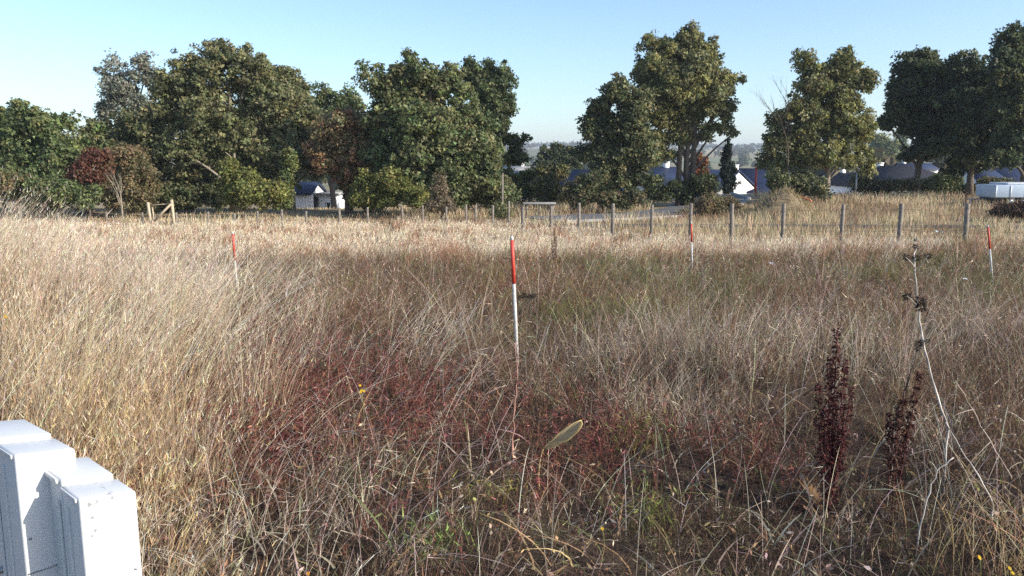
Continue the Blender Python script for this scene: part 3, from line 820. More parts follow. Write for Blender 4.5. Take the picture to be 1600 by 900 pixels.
# ------------------------------------------------------------------ fences
def fence(label, posts, mat, r, wires, square=False):
    """posts: (px, top_py, Y)"""
    p0 = at(posts[0][0], 320, posts[0][2]); z0 = gz(p0[0], p0[1])
    root = empty('wire_fence', (p0[0], p0[1], z0), label=label, cat='fence')
    org = np.array([p0[0], p0[1], z0]); tops = []
    for px, top, Y in posts:
        t = at(px, top, Y); zb = gz(t[0], Y) - 0.25
        b = Buf()
        ln = rng.normal(0, 0.012, 2)
        bt = np.array([t[0] - ln[0], Y - ln[1], zb])
        rr = r * rng.uniform(0.9, 1.1)
        tube(b, np.array([bt, (bt + t) / 2, t - np.array([0, 0, 0.02]), t]) - org, [rr * 1.04, rr, rr * 0.98, rr * 0.8], 4 if square else 9)
        b.build('post', mat, root, smooth=not square)
        tops.append((t - org, zb - org[2] + 0.25))
    for f in wires:
        b = Buf()
        pts = []
        for (t, zb) in tops: pts.append((t[0], t[1] - r, zb + (t[2] - zb) * f))
        fine = []
        for a, c in zip(np.array(pts)[:-1], np.array(pts)[1:]):
            for k in range(4): fine.append(a + (c - a) * k / 4 - np.array([0, 0, 0.05 * math.sin(math.pi * k / 4)]))
        fine.append(np.array(pts[-1]))
        tube(b, fine, 0.003, 3, cap=False); b.build('wire', 'wire', root)
PX = [1625, 1512, 1409, 1318, 1225, 1144, 1080, 1019, 958, 905, 861, 817]
TOP = [318, 318, 318, 319, 318, 318, 318, 320, 318, 317, 322, 323]
fence('row of weathered wooden posts and wire crossing from the right edge towards the middle',
      [(p, t, 22.0 / (1 - 0.000516 * (1512 - p))) for p, t in zip(PX, TOP)], 'weathered_wood', 0.066, (0.90, 0.5))
PL = [(32, 331), (90, 333), (166, 332), (222, 333), (275, 333), (325, 332), (366, 334), (402, 331), (440, 328), (478, 331), (530, 327), (574, 325), (628, 323), (660, 322), (697, 324), (728, 320), (743, 322), (770, 322), (795, 315)]
fence('line of thin pale posts along the far left side of the field', [(p, t - 1, 36.5 + 0.2 * math.sin(p)) for p, t in PL], 'weathered_wood', 0.055, (0.9, 0.5))

def brace_frame():
    Y = 36.0; o = at(250, 335, Y); z0 = gz(o[0], Y)
    root = empty('timber_brace', (o[0], Y, z0), label='pale timber post with slanting brace and second post at left', cat='timber brace')
    org = np.array([o[0], Y, z0])
    def beam(name, p, q, r):
        b = Buf(); tube(b, np.array([p, (p + q) / 2, q]) - org, r, 6); b.build(name, 'fresh_wood', root)
    def gp(px, dY=0): return np.array([at(px, 300, Y + dY)[0], Y + dY, z0 - 0.2])
    beam('post', gp(269), at(268, 312, Y), 0.07)
    beam('post', gp(233), at(231, 316, Y), 0.065)
    beam('post', gp(238, 0.6), at(238, 324, Y + 0.6), 0.035)
    beam('brace', at(240, 346, Y - 0.1), at(267, 319, Y - 0.08), 0.05)
    beam('rail', at(233, 321, Y + 0.1), at(268, 318, Y + 0.1), 0.025)
brace_frame()

# ------------------------------------------------------------------ survey stakes
def stake(label, Y, top, red_end, foot_vis):
    """red over white stake: three pixels along it fix its lean"""
    a = at(*top, Y); r = at(*red_end, Y + 0.03); f = at(*foot_vis, Y + 0.06)
    d = f - a; d /= np.linalg.norm(d)
    gzv = gz(f[0], f[1]) - 0.08
    base = a + d * ((a[2] - gzv) / -d[2])
    root = empty('survey_stake', base, label=label, cat='stake', group='red and white survey stakes in the field')
    rp = a + d * np.linalg.norm(r - a)
    R = 0.0155
    b = Buf(); tube(b, np.array([base, (base + rp) / 2, rp]) - base, [R * 0.7, R, R], 10); b.build('white_shaft', 'stake_white', root, smooth=True)
    cp = a + d * 0.035
    b = Buf(); tube(b, np.array([rp, (rp + cp) / 2, cp]) - base, R * 1.12, 10); b.build('red_sleeve', 'stake_red', root, smooth=True)
    b = Buf(); tube(b, np.array([cp, a + d * 0.01, a]) - base, [R, R, R * 0.5], 10); b.build('tip', 'stake_white', root, smooth=True)
stake('red and white survey stake in the middle, tallest and nearest', 7.0, (799.5, 369), (802.5, 443), (807, 530))
stake('red and white survey stake left of the middle by the pale grass bank', 11.6, (363.5, 362), (366.5, 407), (370, 447))
stake('small red and white survey stake in front of a fence post, right of centre', 17.0, (1080, 347), (1080.5, 378), (1081, 394))
stake('red and white survey stake near the right edge', 14.2, (1543.5, 352), (1546, 389), (1550, 429))

# ------------------------------------------------------------------ two white utility cabinets, bottom left
def cabinet_material():
    m = bpy.data.materials.new('cabinet_plastic')
    t, b = nodes_of(m)
    tc = t.nodes.new('ShaderNodeTexCoord')
    n1 = t.nodes.new('ShaderNodeTexNoise'); n1.inputs['Scale'].default_value = 3; n1.inputs['Detail'].default_value = 5
    t.links.new(tc.outputs['Object'], n1.inputs['Vector'])
    r1 = t.nodes.new('ShaderNodeValToRGB')
    r1.color_ramp.elements[0].color = (0.54, 0.55, 0.55, 1); r1.color_ramp.elements[1].color = (0.63, 0.635, 0.63, 1)
    t.links.new(n1.outputs['Fac'], r1.inputs['Fac'])
    n2 = t.nodes.new('ShaderNodeTexNoise'); n2.inputs['Scale'].default_value = 60; n2.inputs['Detail'].default_value = 2
    t.links.new(tc.outputs['Object'], n2.inputs['Vector'])
    r2 = t.nodes.new('ShaderNodeValToRGB'); r2.color_ramp.elements[0].position = 0.70; r2.color_ramp.elements[1].position = 0.74
    r2.color_ramp.elements[0].color = (0, 0, 0, 1); r2.color_ramp.elements[1].color = (1, 1, 1, 1)
    t.links.new(n2.outputs['Fac'], r2.inputs['Fac'])
    mx = t.nodes.new('ShaderNodeMix'); mx.data_type = 'RGBA'
    mf = t.nodes.new('ShaderNodeMath'); mf.operation = 'MULTIPLY'; mf.inputs[1].default_value = 0.5
    t.links.new(r2.outputs['Color'], mf.inputs[0]); t.links.new(mf.outputs[0], mx.inputs[0])
    t.links.new(r1.outputs['Color'], mx.inputs[6]); mx.inputs[7].default_value = (0.22, 0.20, 0.17, 1)
    t.links.new(mx.outputs[2], b.inputs['Base Color'])
    b.inputs['Roughness'].default_value = 0.42
    MATS['cabinet_plastic'] = m
    # grey scuffs: the same plastic with a few smudged blots
    m2 = m.copy(); m2.name = 'cabinet_scuffed'
    t = m2.node_tree; b = t.nodes['Principled BSDF']
    src = b.inputs['Base Color'].links[0].from_socket
    tc = t.nodes.new('ShaderNodeTexCoord')
    nz = t.nodes.new('ShaderNodeTexNoise'); nz.inputs['Scale'].default_value = 85; nz.inputs['Detail'].default_value = 4
    t.links.new(tc.outputs['Object'], nz.inputs['Vector'])
    total = None
    for (cx, cz, rad) in ((-0.058, -0.028, 0.022), (-0.035, -0.026, 0.016), (0.01, -0.026, 0.02), (-0.055, -0.075, 0.012), (-0.05, -0.118, 0.014), (-0.06, -0.135, 0.012)):
        vm = t.nodes.new('ShaderNodeVectorMath'); vm.operation = 'SUBTRACT'; vm.inputs[1].default_value = (cx, 0, cz)
        t.links.new(tc.outputs['Object'], vm.inputs[0])
        fl = t.nodes.new('ShaderNodeVectorMath'); fl.operation = 'MULTIPLY'; fl.inputs[1].default_value = (1, 0, 1)
        t.links.new(vm.outputs[0], fl.inputs[0])
        ln = t.nodes.new('ShaderNodeVectorMath'); ln.operation = 'LENGTH'; t.links.new(fl.outputs[0], ln.inputs[0])
        mr = t.nodes.new('ShaderNodeMapRange'); mr.inputs['From Min'].default_value = rad; mr.inputs['From Max'].default_value = 0.0
        mr.inputs['To Max'].default_value = 0.5
        t.links.new(ln.outputs['Value'], mr.inputs['Value'])
        if total is None: total = mr.outputs[0]
        else:
            ad = t.nodes.new('ShaderNodeMath'); ad.operation = 'MAXIMUM'
            t.links.new(total, ad.inputs[0]); t.links.new(mr.outputs[0], ad.inputs[1]); total = ad.outputs[0]
    ad = t.nodes.new('ShaderNodeMath'); ad.operation = 'ADD'; t.links.new(total, ad.inputs[0]); t.links.new(nz.outputs['Fac'], ad.inputs[1])
    rp = t.nodes.new('ShaderNodeMapRange'); rp.inputs['From Min'].default_value = 0.66; rp.inputs['From Max'].default_value = 0.92
    t.links.new(ad.outputs[0], rp.inputs['Value'])
    mx = t.nodes.new('ShaderNodeMix'); mx.data_type = 'RGBA'
    t.links.new(rp.outputs[0], mx.inputs[0]); t.links.new(src, mx.inputs[6]); mx.inputs[7].default_value = (0.24, 0.24, 0.24, 1)
    t.links.new(mx.outputs[2], b.inputs['Base Color'])
    MATS['cabinet_scuffed'] = m2
cabinet_material()

def cabinet(label, P, theta, w, L, fall, slope, front_mat):
    """P: front left top corner; theta: direction of the front edge; the long side runs back from it; fall: drop of the roof across
    its width; slope: rise of the roof towards the back"""
    ux = math.cos(theta); uy = math.sin(theta)
    c = np.array(P) + np.array([ux, uy, 0]) * w / 2
    z0 = gz(c[0], c[1]) - 0.15
    H = P[2] - z0
    root = empty('utility_cabinet', (c[0], c[1], z0), theta, label=label, cat='utility cabinet')
    hw = w / 2
    Ls = L * 0.40                      # the front cover takes the first part of the length
    top = lambda x, y, up: H + up + fall / w * (x + hw) + slope * y
    def prism(name, mat, x0, x1, y0, y1, up, bev, origin=(0, 0, 0), low=None):
        b = Buf()
        zt = [top(x, y, up) for x, y in ((x0, y0), (x1, y0), (x1, y1), (x0, y1))]
        zl = [0.0] * 4 if low is None else [z - low for z in zt]
        v = [(x, y, z) for (x, y), z in zip(((x0, y0), (x1, y0), (x1, y1), (x0, y1)), zl)] + [(x, y, z) for (x, y), z in zip(((x0, y0), (x1, y0), (x1, y1), (x0, y1)), zt)]
        b.add(np.array(v) - np.array(origin), None, None, BOXQ)
        o = b.build(name, mat, root); o.location = origin
        md = o.modifiers.new('bevel', 'BEVEL'); md.width = bev; md.segments = 3
        return o
    prism('front_cover', front_mat, -hw, hw, 0, Ls, 0, 0.009, (0, 0, H))
    rise = 0.018
    prism('rear_housing', 'cabinet_plastic', -hw + 0.002, hw - 0.010, Ls + 0.002, L, rise, 0.009)
    prism('roof_lip', 'cabinet_plastic', -hw - 0.009, -hw + 0.0015, Ls + 0.02, L + 0.004, rise - 0.003, 0.003, low=0.016)
    prism('roof_lip', 'cabinet_plastic', -hw - 0.007, -hw - 0.0005, 0.014, Ls - 0.004, -0.004, 0.002, low=0.014)
    for y0, y1 in ((Ls * 0.62, Ls * 0.70), (Ls + L * 0.06, Ls + L * 0.10), (L * 0.86, L * 0.90)):
        prism('side_rib', 'cabinet_plastic', -hw - 0.006, -hw + 0.001, y0, y1, -0.06, 0.002)
    for sx in (-1, 1):
        b = Buf(); tube(b, [(sx * (hw - 0.022), -0.0035, H - 0.30), (sx * (hw - 0.022), 0.004, H - 0.30)], [0.005, 0.0065], 10); b.build('screw', 'galvanised', root)
    b = Buf(); box(b, -hw + 0.006, hw - 0.006, -0.003, 0.004, H - 0.425, H - 0.42); b.build('seam', 'galvanised', root)
    b = Buf(); tube(b, [(-hw - 0.012, Ls + 0.07, H * 0.55), (-hw + 0.004, Ls + 0.07, H * 0.55)], [0.012, 0.014], 10); b.build('lock', 'galvanised', root)

def fit_cabinet(Y, th, FL, FR, BL):
    """corner pixels to a box that stands square with its front edge along th"""
    P = at(*FL, Y)
    def hit(pt, d):
        r = ray(*pt); A = np.array([[d[0], -r[0]], [d[1], -r[1]]]); k = np.linalg.solve(A, -P[:2])
        return float(k[0]), float(CAM_Z + r[2] * k[1] - P[2])
    w, dw = hit(FR, (math.cos(th), math.sin(th))); L, dl = hit(BL, (-math.sin(th), math.cos(th)))
    return P, th, w, L, dw, dl / L
cabinet('near white utility cabinet with grey scuffs on its sunlit face', *fit_cabinet(2.4, math.radians(49), (123, 780), (213, 767), (57, 729)), 'cabinet_scuffed')
cabinet('taller white utility cabinet behind, cut off by the left edge', *fit_cabinet(2.5, math.radians(49), (22, 711), (118, 701), (-46, 668)), 'cabinet_plastic')

# ------------------------------------------------------------------ vegetation of the field
def scatter(n, d0, d1, power, side=0.80, margin=1.6):
    """n ground points between d0 and d1 metres ahead; density falls off with distance**power"""
    dd = np.linspace(d0, d1, 400)
    pdf = (side * dd + margin) * (np.maximum(dd, 3.5) / 5.0) ** (-power)
    cdf = np.cumsum(pdf); cdf /= cdf[-1]
    y = np.interp(rng.random(n), cdf, dd)
    x = rng.uniform(-1, 1, n) * (side * y + margin)
    return x, y

def keep_clear(x, y):
    """nothing grows through the cabinets or right at the camera"""
    a = (x + 1.45) ** 2 + (y - 2.62) ** 2 > 0.27 ** 2
    b = (x + 1.72) ** 2 + (y - 2.72) ** 2 > 0.27 ** 2
    return a & b & (y > 1.9)

_ph = rng.uniform(0, 6.28, (6, 2))
def patchy(x, y, s):
    """smooth noise in 0..1 for patches"""
    v = 0
    for k, (f, a) in enumerate(((1, 1), (1.9, 0.7), (3.7, 0.5))):
        th = k * 1.3 + 0.4
        u = (x * math.cos(th) + y * math.sin(th)) * f / s; w = (-x * math.sin(th) + y * math.cos(th)) * f / s
        v = v + a * np.sin(u * 2.1 + _ph[k, 0] + 1.3 * np.sin(w * 1.1)) * np.cos(w * 1.7 + _ph[k, 1] + np.sin(u))
    return 1 / (1 + np.exp(-v * 2.0))

def bump2(x, y, cx, cy, rx, ry, p=2):
    return np.exp(-np.abs((x - cx) / rx) ** p - np.abs((y - cy) / ry) ** p)

def z_left(x, y):      # golden grass bank on the left
    edge = -0.37 * y - 0.075 * np.clip(y - 6.0, 0, 6) + 0.22 * np.sin(y * 1.3) - np.clip(4.4 - y, 0, 2) * 0.10
    return sstep(0.35, -0.35, x - edge) * sstep(13.5, 11.0, y)
def z_far(x, y):       # tall pale grass along the far side
    front = 19.5 + 1.2 * np.sin(x * 0.5) + 0.8 * np.sin(x * 1.3 + 1) - 1.5 * sstep(-3, -9, x)
    fen = 22 + (12.5 - x) * 1.036
    return sstep(-0.9, 0.9, y - front) * sstep(2.2, 0.2, y - np.minimum(fen, 35.5))
def z_maroon(x, y):
    return np.clip(bump2(x, y, -1.45, 5.7, 1.15, 1.35) + 0.75 * bump2(x, y, 0.45, 5.1, 0.75, 0.65) + 0.4 * bump2(x, y, 1.45, 4.9, 0.45, 0.35) + 0.5 * bump2(x, y, -2.5, 7.6, 1.1, 1.1), 0, 1)
def z_grey(x, y):      # fine greyish beige grass right of the middle
    return np.clip(bump2(x, y, 1.95, 6.9, 1.0, 1.3) + 0.4 * bump2(x, y, 4.4, 7.5, 1.2, 1.5), 0, 1)
def z_hollow(x, y):    # dark thin patch at the bottom right
    return np.clip(bump2(x, y, 1.25, 3.75, 1.15, 0.85, 4) , 0, 1)

def pxw(y, k=1.0, lo=0.0022):
    return np.maximum(lo, k * y / 1250.0)

def ground_pts(x, y):
    return np.stack([x, y, g(x, y) - 0.015], 1)

CREAM = np.array((0.84, 0.71, 0.525)); TAN = np.array((0.46, 0.31, 0.175)); GOLD = np.array((0.70, 0.50, 0.27))
MAUVE = np.array((0.62, 0.50, 0.40)); BROWN = np.array((0.195, 0.122, 0.080)); DARKB = np.array((0.075, 0.048, 0.036)); GREYB = np.array((0.56, 0.455, 0.345))
MAROON = np.array((0.192, 0.066, 0.056)); OLIVE = np.array((0.185, 0.185, 0.075)); GREEN = np.array((0.135, 0.165, 0.055)); RUST = np.array((0.30, 0.150, 0.090))

# --- tall pale dry grass: the left bank, the far band, scattered tufts
def tufts(nt, per, d0, d1, power, accept, r0=0.05, side=0.80, margin=1.6):
    """stems gathered in tufts: returns x, y, outward direction, distance from the tuft's middle (0..1), tuft number"""
    x, y = scatter(nt, d0, d1, power, side, margin)
    ok = rng.random(len(x)) < accept(x, y); x, y = x[ok], y[ok]; m = len(x)
    cnt = rng.poisson(per * rng.uniform(0.4, 1.6, m)); idx = np.repeat(np.arange(m), cnt); n = len(idx)
    a = rng.uniform(0, 2 * math.pi, n); rr = np.sqrt(rng.random(n))
    R = (r0 * rng.uniform(0.6, 1.6, m) + 0.0015 * y)[idx]
    return x[idx] + np.cos(a) * rr * R, y[idx] + np.sin(a) * rr * R, a, rr, idx, m

def tall_grass():
    b = Buf()
    # left bank: dense tufts leaning to the right
    acc = lambda x, y: z_left(x, y) * (0.22 + 0.78 * sstep(0.2, 0.75, patchy(x, y, 0.75)))
    x, y, a, rr, idx, m = tufts(7600, 17, 2.0, 13.5, 0.9, acc, 0.06)
    ok = keep_clear(x, y) & ~((x > -2.0) & (x < -0.7) & (y < 2.3))
    x, y, a, rr, idx = x[ok], y[ok], a[ok], rr[ok], idx[ok]; n = len(x)
    th = rng.uniform(0.72, 1.18, m)[idx]; tw = rng.normal(0.1, 0.16, m)[idx]; tp = rng.random(m)[idx]
    h = (0.46 + 0.56 * sstep(3.0, 6.0, y)) * th * rng.uniform(0.6, 1.08, n) * (1 - 0.30 * sstep(8.5, 11, y)) * (0.78 + 0.36 * patchy(x, y, 0.75))
    top = sstep(4.6, 7.5, y)[:, None]
    tv = np.exp(rng.normal(0, 0.2, m))[idx][:, None]
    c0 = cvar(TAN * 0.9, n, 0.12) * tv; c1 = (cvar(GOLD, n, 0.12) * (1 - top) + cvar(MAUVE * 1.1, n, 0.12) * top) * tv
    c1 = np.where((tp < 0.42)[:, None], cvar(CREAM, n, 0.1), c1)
    c1 = np.where((tp > 0.85)[:, None], cvar(BROWN * 1.5, n, 0.2), c1)
    lx = np.cos(a) * rr * 0.30 + tw + 0.12; ly = np.sin(a) * rr * 0.30 + rng.normal(0, 0.08, n)
    az = np.arctan2(ly, lx); ln = np.hypot(lx, ly)
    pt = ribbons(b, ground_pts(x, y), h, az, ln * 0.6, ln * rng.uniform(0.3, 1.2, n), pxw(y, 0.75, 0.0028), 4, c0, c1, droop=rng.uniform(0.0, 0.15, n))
    for _ in range(4):
        s = rng.random(n) < 0.6; q = int(s.sum())
        t = rng.uniform(0.7, 1.0, n); p = pt(t)[s]
        D = norm(rdir(q) * 0.45 + np.stack([np.cos(az[s]) * 0.35, np.sin(az[s]) * 0.35, np.full(q, 0.8)], 1))
        blades2(b, p, D, rng.uniform(0.025, 0.06, q), pxw(y[s], 0.75, 0.0035), cvar(c1[s] * 1.06, q, 0.1))
    # far band
    acc = lambda x, y: z_far(x, y) * (0.3 + 0.7 * patchy(x, y, 1.6))
    x, y, a, rr, idx, m = tufts(12000, 13, 17, 37, 0.2, acc, 0.08, 0.74, 1.5)
    n = len(x)
    pa = patchy(x, y, 3.0)
    th = rng.uniform(0.75, 1.2, m)[idx]; tp = rng.random(m)[idx]
    h = (0.60 - 0.13 * sstep(22, 30, y)) * th * rng.uniform(0.6, 1.1, n) * (0.85 + 0.3 * pa)
    pr = patchy(x + 30, y, 2.4)[idx] if False else patchy(x + 30, y, 1.5)
    red = (tp < 0.08 + 0.55 * sstep(0.55, 0.85, pr) + 0.35 * sstep(22.5, 19.5, y))[:, None]
    tv = np.exp(rng.normal(0, 0.16, m))[idx][:, None]
    c0 = cvar(TAN * 0.85, n, 0.12) * tv; c1 = np.where(red, cvar(RUST * 1.35, n, 0.14), cvar(CREAM, n, 0.1)) * tv
    lx = np.cos(a) * rr * 0.28 + 0.10; ly = np.sin(a) * rr * 0.28
    az = np.arctan2(ly, lx); ln = np.hypot(lx, ly)
    pt = ribbons(b, ground_pts(x, y), h, az, ln * 0.6, ln, pxw(y, 0.9), 2, c0, c1)
    for _ in range(1):
        s = rng.random(n) < 0.7; q = int(s.sum())
        blades2(b, pt(rng.uniform(0.65, 1.0, n))[s], norm(rdir(q) * 0.5 + np.array([0.15, 0, 0.9])), rng.uniform(0.06, 0.13, q), pxw(y[s], 0.8), c1[s])
    b.build('tall_dry_grass', 'grass', label='tall pale dry grass on the left bank and along the far fence', kind='stuff')
tall_grass()

# --- dense low tangle over the whole field: tufts of bent dead stems and small leaves
def undergrowth():
    b = Buf()
    acc = lambda x, y: (1 - 0.15 * z_hollow(x, y)) * (1 - 0.85 * z_maroon(x, y)) * (0.25 + 0.75 * patchy(x + 3, y, 0.6)) * (1 - 0.5 * z_left(x, y))
    x, y, a, rr, idx, m = tufts(26000, 11, 1.9, 21.5, 1.15, acc, 0.085)
    ok = keep_clear(x, y); x, y, a, rr, idx = x[ok], y[ok], a[ok], rr[ok], idx[ok]; n = len(x)
    pb = patchy(x + 20, y - 7, 2.6); gy = z_grey(x, y); hol = z_hollow(x, y)
    th = np.exp(rng.normal(0, 0.28, m))[idx] * (0.70 + 0.55 * patchy(x - 4, y + 2, 0.8))
    h = (0.14 + 0.22 * rng.random(n)) * th * (1 + 0.75 * sstep(5.2, 7.0, y) - 0.25 * sstep(10, 16, y)) * (1 - 0.40 * sstep(5.0, 3.8, y) * sstep(-1.2, -0.2, x)) + 0.10 * gy
    kind = np.clip(rng.random(m)[idx] + rng.normal(0, 0.07, n), 0, 0.999)
    mid = sstep(7.0, 10, y)
    w_green = 0.06 + 0.36 * mid * sstep(0.25, 0.7, pb) * sstep(-0.2, 0.05, x / y) + 0.08 * mid
    w_red = 0.10 + 0.30 * mid * sstep(0.55, 0.3, pb) + 0.25 * z_maroon(x, y)
    w_pale = 0.30 + 0.40 * gy + 0.25 * sstep(-0.15, -0.3, x / y) - 0.17 * mid
    w_pale = w_pale * (0.35 + 1.25 * sstep(0.45, 0.8, patchy(x - 4, y + 2, 0.8)))
    w_shade = sstep(5.8, 4.7, y) * sstep(-1.0, 0.1, x) * (0.6 + 0.4 * patchy(x + 11, y, 0.7))  # share of dark stems, their colour standing in for deep shade between stalks
    w_pale = w_pale * (1 - 0.92 * w_shade)
    col = np.where((rng.random(n) < 0.85 * w_shade)[:, None], cvar(DARKB, n, 0.3), cvar(BROWN * 1.1, n, 0.22))
    w_red = w_red * (1 - 0.5 * w_shade)
    col = np.where((kind < w_green)[:, None], cvar(OLIVE, n, 0.28), col)
    col = np.where(((kind >= w_green) & (kind < w_green + w_red))[:, None], cvar(RUST * 0.8, n, 0.25), col)
    col = np.where(((kind >= w_green + w_red) & (kind < w_green + w_red + w_pale))[:, None], cvar(GREYB * 1.1, n, 0.14), col)
    col = col * np.exp(rng.normal(0, 0.15, m))[idx][:, None]
    sp = 0.55 * rr
    lx = np.cos(a) * sp + rng.normal(0.10, 0.22, n); ly = np.sin(a) * sp + rng.normal(0, 0.22, n)
    az = np.arctan2(ly, lx); ln = np.hypot(lx, ly)
    cv = rng.uniform(0, 1.1, n); dr = rng.uniform(0, 0.35, n)
    for sel, seg in ((y < 6.5, 3), (y >= 6.5, 2)):
        X, Y_, H_, A_, L_, C_ = x[sel], y[sel], h[sel], az[sel], ln[sel], col[sel]; n2 = len(X)
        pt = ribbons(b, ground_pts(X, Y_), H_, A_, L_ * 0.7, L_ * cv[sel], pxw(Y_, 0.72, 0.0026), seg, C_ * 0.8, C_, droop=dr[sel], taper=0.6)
        for rep in range(2):
            s = rng.random(n2) < (0.8 if seg == 3 else 0.5); q = int(s.sum())
            blades2(b, pt(rng.uniform(0.25, 1.0, n2))[s], norm(rdir(q) + np.array([0.1, 0, 0.5])), rng.uniform(0.02, 0.06, q) * (1 + Y_[s] / 14), pxw(Y_[s], 0.8, 0.0035), C_[s] * np.exp(rng.normal(0.0, 0.2, q))[:, None])
    b.build('dead_undergrowth', 'grass', label='low brown tangle of dead weeds and dry grass covering the field', kind='stuff')
undergrowth()

# --- fallen litter lying on the soil
def litter():
    b = Buf()
    x, y = scatter(42000, 1.9, 18, 1.3)
    ok = keep_clear(x, y); x, y = x[ok], y[ok]; n = len(x)
    P = ground_pts(x, y); P[:, 2] += rng.uniform(0.0, 0.12, n) ** 1.5
    D = rdir(n); D[:, 2] *= 0.35; D = norm(D)
    c = cvar(BROWN, n, 0.45); c *= 0.6; pale = rng.random(n) < 0.15; c[pale] = cvar(GREYB * 0.8, int(pale.sum()), 0.3)
    blades2(b, P, D, rng.uniform(0.06, 0.28, n), pxw(y, 0.9, 0.003), c)
    b.build('plant_litter', 'grass', label='fallen stalks and plant litter on the soil', kind='stuff')
litter()

# --- maroon fine leaved weed
def maroon():
    b = Buf()
    x, y = scatter(34000, 3.4, 10, 0.8, side=0.6)
    ok = rng.random(len(x)) < z_maroon(x, y) * (0.15 + 0.85 * sstep(0.25, 0.7, patchy(x, y, 0.45))); x, y = x[ok], y[ok]; n = len(x)
    h = rng.uniform(0.18, 0.46, n) * (0.7 + 0.6 * patchy(x, y, 0.5))
    c = cvar(MAROON, n, 0.28); org = rng.random(n) < 0.25; c[org] = cvar(RUST * 0.8, int(org.sum()), 0.25)
    pt = ribbons(b, ground_pts(x, y), h, rng.uniform(0, 6.28, n), rng.normal(0, 0.35, n), rng.normal(0, 0.3, n), 0.004, 3, c * 0.8, c, droop=0.15)
    for _ in range(15):
        t = rng.uniform(0.2, 1.0, n); q = pt(t)
        blades2(b, q, norm(rdir(n) + np.array([0, 0, 0.4])), rng.uniform(0.02, 0.06, n), rng.uniform(0.0035, 0.0075, n), c * np.exp(rng.normal(0, 0.35, n))[:, None])
    b.build('maroon_weeds', 'grass', label='dark maroon fine leaved weeds in the foreground hollow', kind='stuff')
maroon()

# --- long arching bleached stalks
def stalks():
    b = Buf()
    def batch(n, cx, cy, rx, ry, h0, h1, azm, azs, lean, curve, droop, c, wk=0.0046):
        x = cx + rng.normal(0, rx, n); y = cy + rng.normal(0, ry, n)
        ok = keep_clear(x, y); x, y = x[ok], y[ok]; n = len(x)
        h = rng.uniform(h0, h1, n) * np.where((y < 5.5) & (x > -2.2), 0.78, 1.0)
        col = cvar(c, n, 0.22)
        A_, L_, K_, D_, R_ = rng.normal(azm, azs, n), rng.normal(lean, 0.2, n), rng.normal(curve, 0.25, n), np.clip(rng.normal(droop, 0.12, n), 0, 0.85), rng.uniform(0, math.pi, n)
        for quarter in (0, math.pi / 2):
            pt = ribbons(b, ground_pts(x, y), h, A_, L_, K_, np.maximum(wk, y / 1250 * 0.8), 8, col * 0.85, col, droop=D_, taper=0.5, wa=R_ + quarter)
        for _ in range(2):
            s = rng.random(n) < 0.5
            blades2(b, pt(rng.uniform(0.4, 1, n))[s], norm(rdir(int(s.sum())) + np.array([0, 0, 0.3])), rng.uniform(0.04, 0.16, int(s.sum())), np.maximum(0.003, y[s] / 1250 * 0.6), col[s])
    PK = np.array((0.66, 0.52, 0.42)); W = np.array((0.74, 0.64, 0.51))
    batch(150, -1.25, 4.9, 0.8, 0.8, 0.7, 1.15, 0.0, 1.2, 0.45, 0.45, 0.50, PK)             # arches over the maroon patch
    batch(80, -0.9, 6.6, 0.6, 0.5, 0.5, 0.85, 0.1, 0.7, 0.5, 0.35, 0.45, W)
    batch(60, -1.0, 7.6, 0.25, 0.3, 0.5, 0.75, 0.3, 0.4, 0.55, 0.15, 0.15, W)               # leaning tuft left of the stake
    batch(170, -1.3, 3.6, 0.55, 0.5, 0.35, 0.75, 0.3, 1.5, 0.3, 0.3, 0.3, W * 0.9, 0.0038)
    batch(60, 1.0, 4.0, 0.9, 0.4, 0.35, 0.75, 0.9, 0.8, 0.35, 0.25, 0.2, W * 0.9, 0.0045)
    batch(45, 2.3, 4.6, 0.7, 0.7, 0.4, 0.85, 0.5, 1.2, 0.5, 0.3, 0.3, W * 0.8, 0.0045)
    batch(45, 0.2, 3.4, 0.8, 0.35, 0.3, 0.6, 0.9, 1.2, 0.3, 0.3, 0.3, PK * 0.85, 0.0038)
    batch(110, 2.0, 7.0, 0.8, 0.9, 0.4, 0.65, 0.6, 0.8, 0.35, 0.2, 0.1, W)
    batch(70, 4.6, 8.0, 1.4, 1.4, 0.4, 0.7, 0.6, 1.4, 0.3, 0.3, 0.2, W * 0.9)
    batch(420, -3.15, 6.5, 0.38, 1.0, 0.75, 1.15, 0.25, 0.3, 0.42, 0.2, 0.08, CREAM)          # pale stems leaning off the left bank
    batch(240, -5.3, 8.0, 0.9, 1.2, 0.85, 1.15, 0.2, 0.5, 0.3, 0.2, 0.1, CREAM * 0.9)
    batch(260, 2.45, 3.35, 0.28, 0.35, 0.3, 0.55, 0.5, 1.3, 0.2, 0.3, 0.2, GOLD * 1.05, 0.003)   # golden tuft bottom right
    batch(130, 0.6, 11, 5.0, 3.0, 0.35, 0.6, 0.5, 1.5, 0.3, 0.2, 0.15, W * 0.85)
    b.build('bleached_stalks', 'grass', label='long arching bleached stalks over the weeds', kind='stuff')
stalks()

